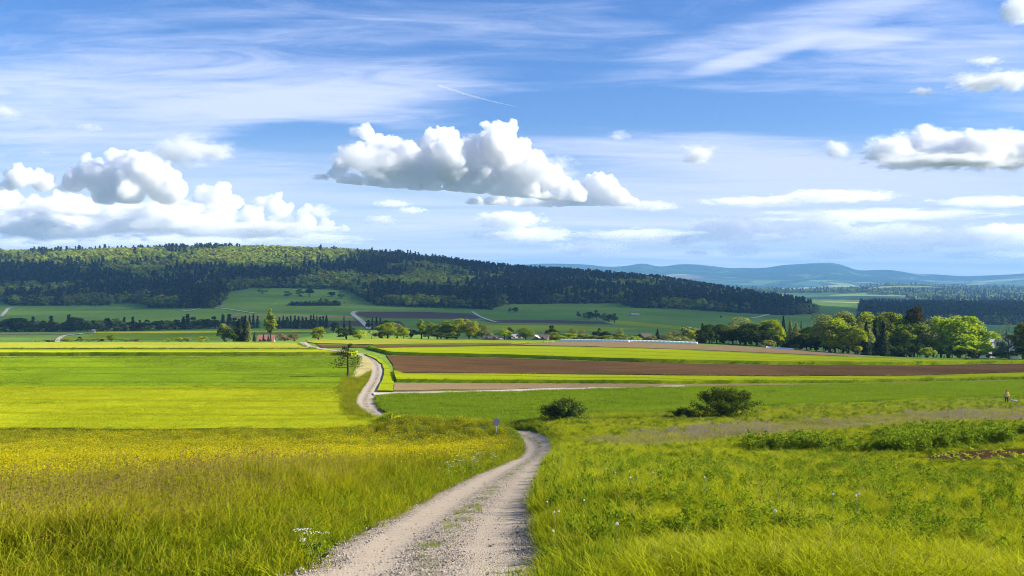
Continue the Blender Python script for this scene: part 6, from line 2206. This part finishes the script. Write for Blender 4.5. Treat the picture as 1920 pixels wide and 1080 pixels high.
scatter('loose_stones', np.column_stack([x_, y_, ground0(x_, y_) + 0.03 + 0.02 * np.cos(a_ / 1.22 * 6.283) + s_ * 0.2])[k], rng.uniform(0, 6.28, k.sum()), s_[k], rng.integers(0, 3, k.sum()), STONES,
        'loose stones strewn over the gravel track', 'stones', rng.normal(0, 0.5, (k.sum(), 2)))

# dandelion clocks standing above the grass
hd_r = np.random.default_rng(3)
hv, hf = leaves(sphere_pts(130, hd_r) * 0.017, sphere_pts(130, hd_r), 0.010, hd_r, 0.2, 1.0)
st_v, st_f = tube([(0, 0, 0), (0.02, 0, 0.25), (0, 0.01, 0.5)], [0.004, 0.0035, 0.003], 5)
M_FLUFF = plain('seed_fluff', (0.80, 0.78, 0.70))
M_STEM = plain('flower_stem', (0.20, 0.22, 0.05))
hm = mesh_obj('head', hv + (0, 0.01, 0.52), hf, M_FLUFF, link=False).data
sm = mesh_obj('stem', st_v, st_f, M_STEM, link=False).data
for i, (a, b) in enumerate([(245, 275), (440, 283), (388, 306), (158, 380), (174, 381), (272, 372), (152, 426), (391, 545), (1205, 425), (1300, 412), (1292, 424), (985, 551), (446, 345), (530, 326), (1545, 297),
                            (720, 350), (978, 202), (843, 190), (130, 330), (1440, 212)]):
    px, pyy = 960 + a / 2, 780 + b / 2
    x, y = unproject(px, pyy, h=0.36)
    o = empty('dandelion_clock', (x, y, gz(x, y) + 0.06), hd_r.uniform(0, 6.28), 0.68 if y < 25 else 0.85)
    for nm, me in (('stem', sm), ('head', hm)):
        c = bpy.data.objects.new(nm, me)
        c.parent = o
        COL.objects.link(c)
    lb = ('white dandelion clock in the grass close to the right edge of the track' if px < 1060 else 'white dandelion clock in the lush grass a few metres right of the track' if px < 1250
          else 'white dandelion clock far out in the right meadow')
    tag(o, lb, 'dandelion', 'dandelion clocks ' + lb.split('clock ')[1])

# white-flowered cow parsley by the left edge of the track
def parsley(px, py_, h, seed, label):
    r = np.random.default_rng(seed)
    x, y = unproject(px, py_)
    o = empty('cow_parsley', (x, y, gz(x, y)), 0.0)
    S_, H_, Lf = [], [], []
    for k in range(7):
        a, l = r.uniform(0, 6.28), r.uniform(0.1, 0.32)
        tip = np.array([math.cos(a) * l, math.sin(a) * l, h * r.uniform(0.65, 1.0)])
        S_.append(tube([(0, 0, 0), tip * (0.4, 0.4, 0.55), tip], [0.006, 0.005, 0.003], 4))
        for j in range(22):
            b, q_ = r.uniform(0, 6.28), 0.055 * math.sqrt(r.uniform())
            H_.append(tip + (math.cos(b) * q_, math.sin(b) * q_, 0.02 - q_ * 0.25))
        for j in range(14):
            Lf.append(tip * r.uniform(0.15, 0.7) + r.normal(size=3) * (0.09, 0.09, 0.03))
    mesh_obj('stem', *join(S_), M_STEM, o)
    H_, Lf = np.array(H_), np.array(Lf)
    f = mesh_obj('flower', *leaves(H_, np.zeros((len(H_), 3)) + (0, 0, 1), 0.014, r, 0.4, 1.1), G_WHITE, o)
    l = mesh_obj('foliage', *leaves(Lf, np.zeros((len(Lf), 3)) + (0, 0, 1), 0.035, r, 0.6, 2.6), G_EDGE, o)
    for ob in (f, l):
        set_leaf(ob.data, len(ob.data.polygons), r)
    tag(o, label, 'wildflower', 'cow parsley beside the track')


for p, b, h, lb in [(592, 1052, 0.45, 'pale cow parsley at the near left edge of the track'),
                    (868, 899, 0.8, 'first white cow parsley of the cluster where the track starts to bend'), (884, 894, 0.85, 'fullest white cow parsley of the cluster before the bend'),
                    (899, 886, 0.85, 'white cow parsley at the far side of the cluster before the bend'), (921, 880, 0.8, 'white cow parsley closest to the bend'), (840, 909, 0.7, 'smaller white cow parsley apart from the cluster')]:
    parsley(p, b, h, int(p), lb)
# ------------------------------------------------------------------ air
m, t = new_mat('air')
pv = t.n('ShaderNodeVolumePrincipled', inp={'Color': (0.25, 0.55, 1.0), 'Density': 8.0e-5, 'Anisotropy': 0.0})
t.n('ShaderNodeOutputMaterial', inp={'Volume': pv.outputs[0]})
x0, x1, y0, y1, z0, z1 = -14000, 14000, -400, 15500, float(GZ.min()) - 8, 290
hz_ = mesh_obj('haze', [(x, y, z) for x in (x0, x1) for y in (y0, y1) for z in (z0, z1)],
               [(0, 1, 3, 2), (4, 6, 7, 5), (0, 4, 5, 1), (2, 3, 7, 6), (0, 2, 6, 4), (1, 5, 7, 3)], m)
tag(hz_, 'thin bluish summer haze lying over the whole valley', 'haze', kind='stuff')
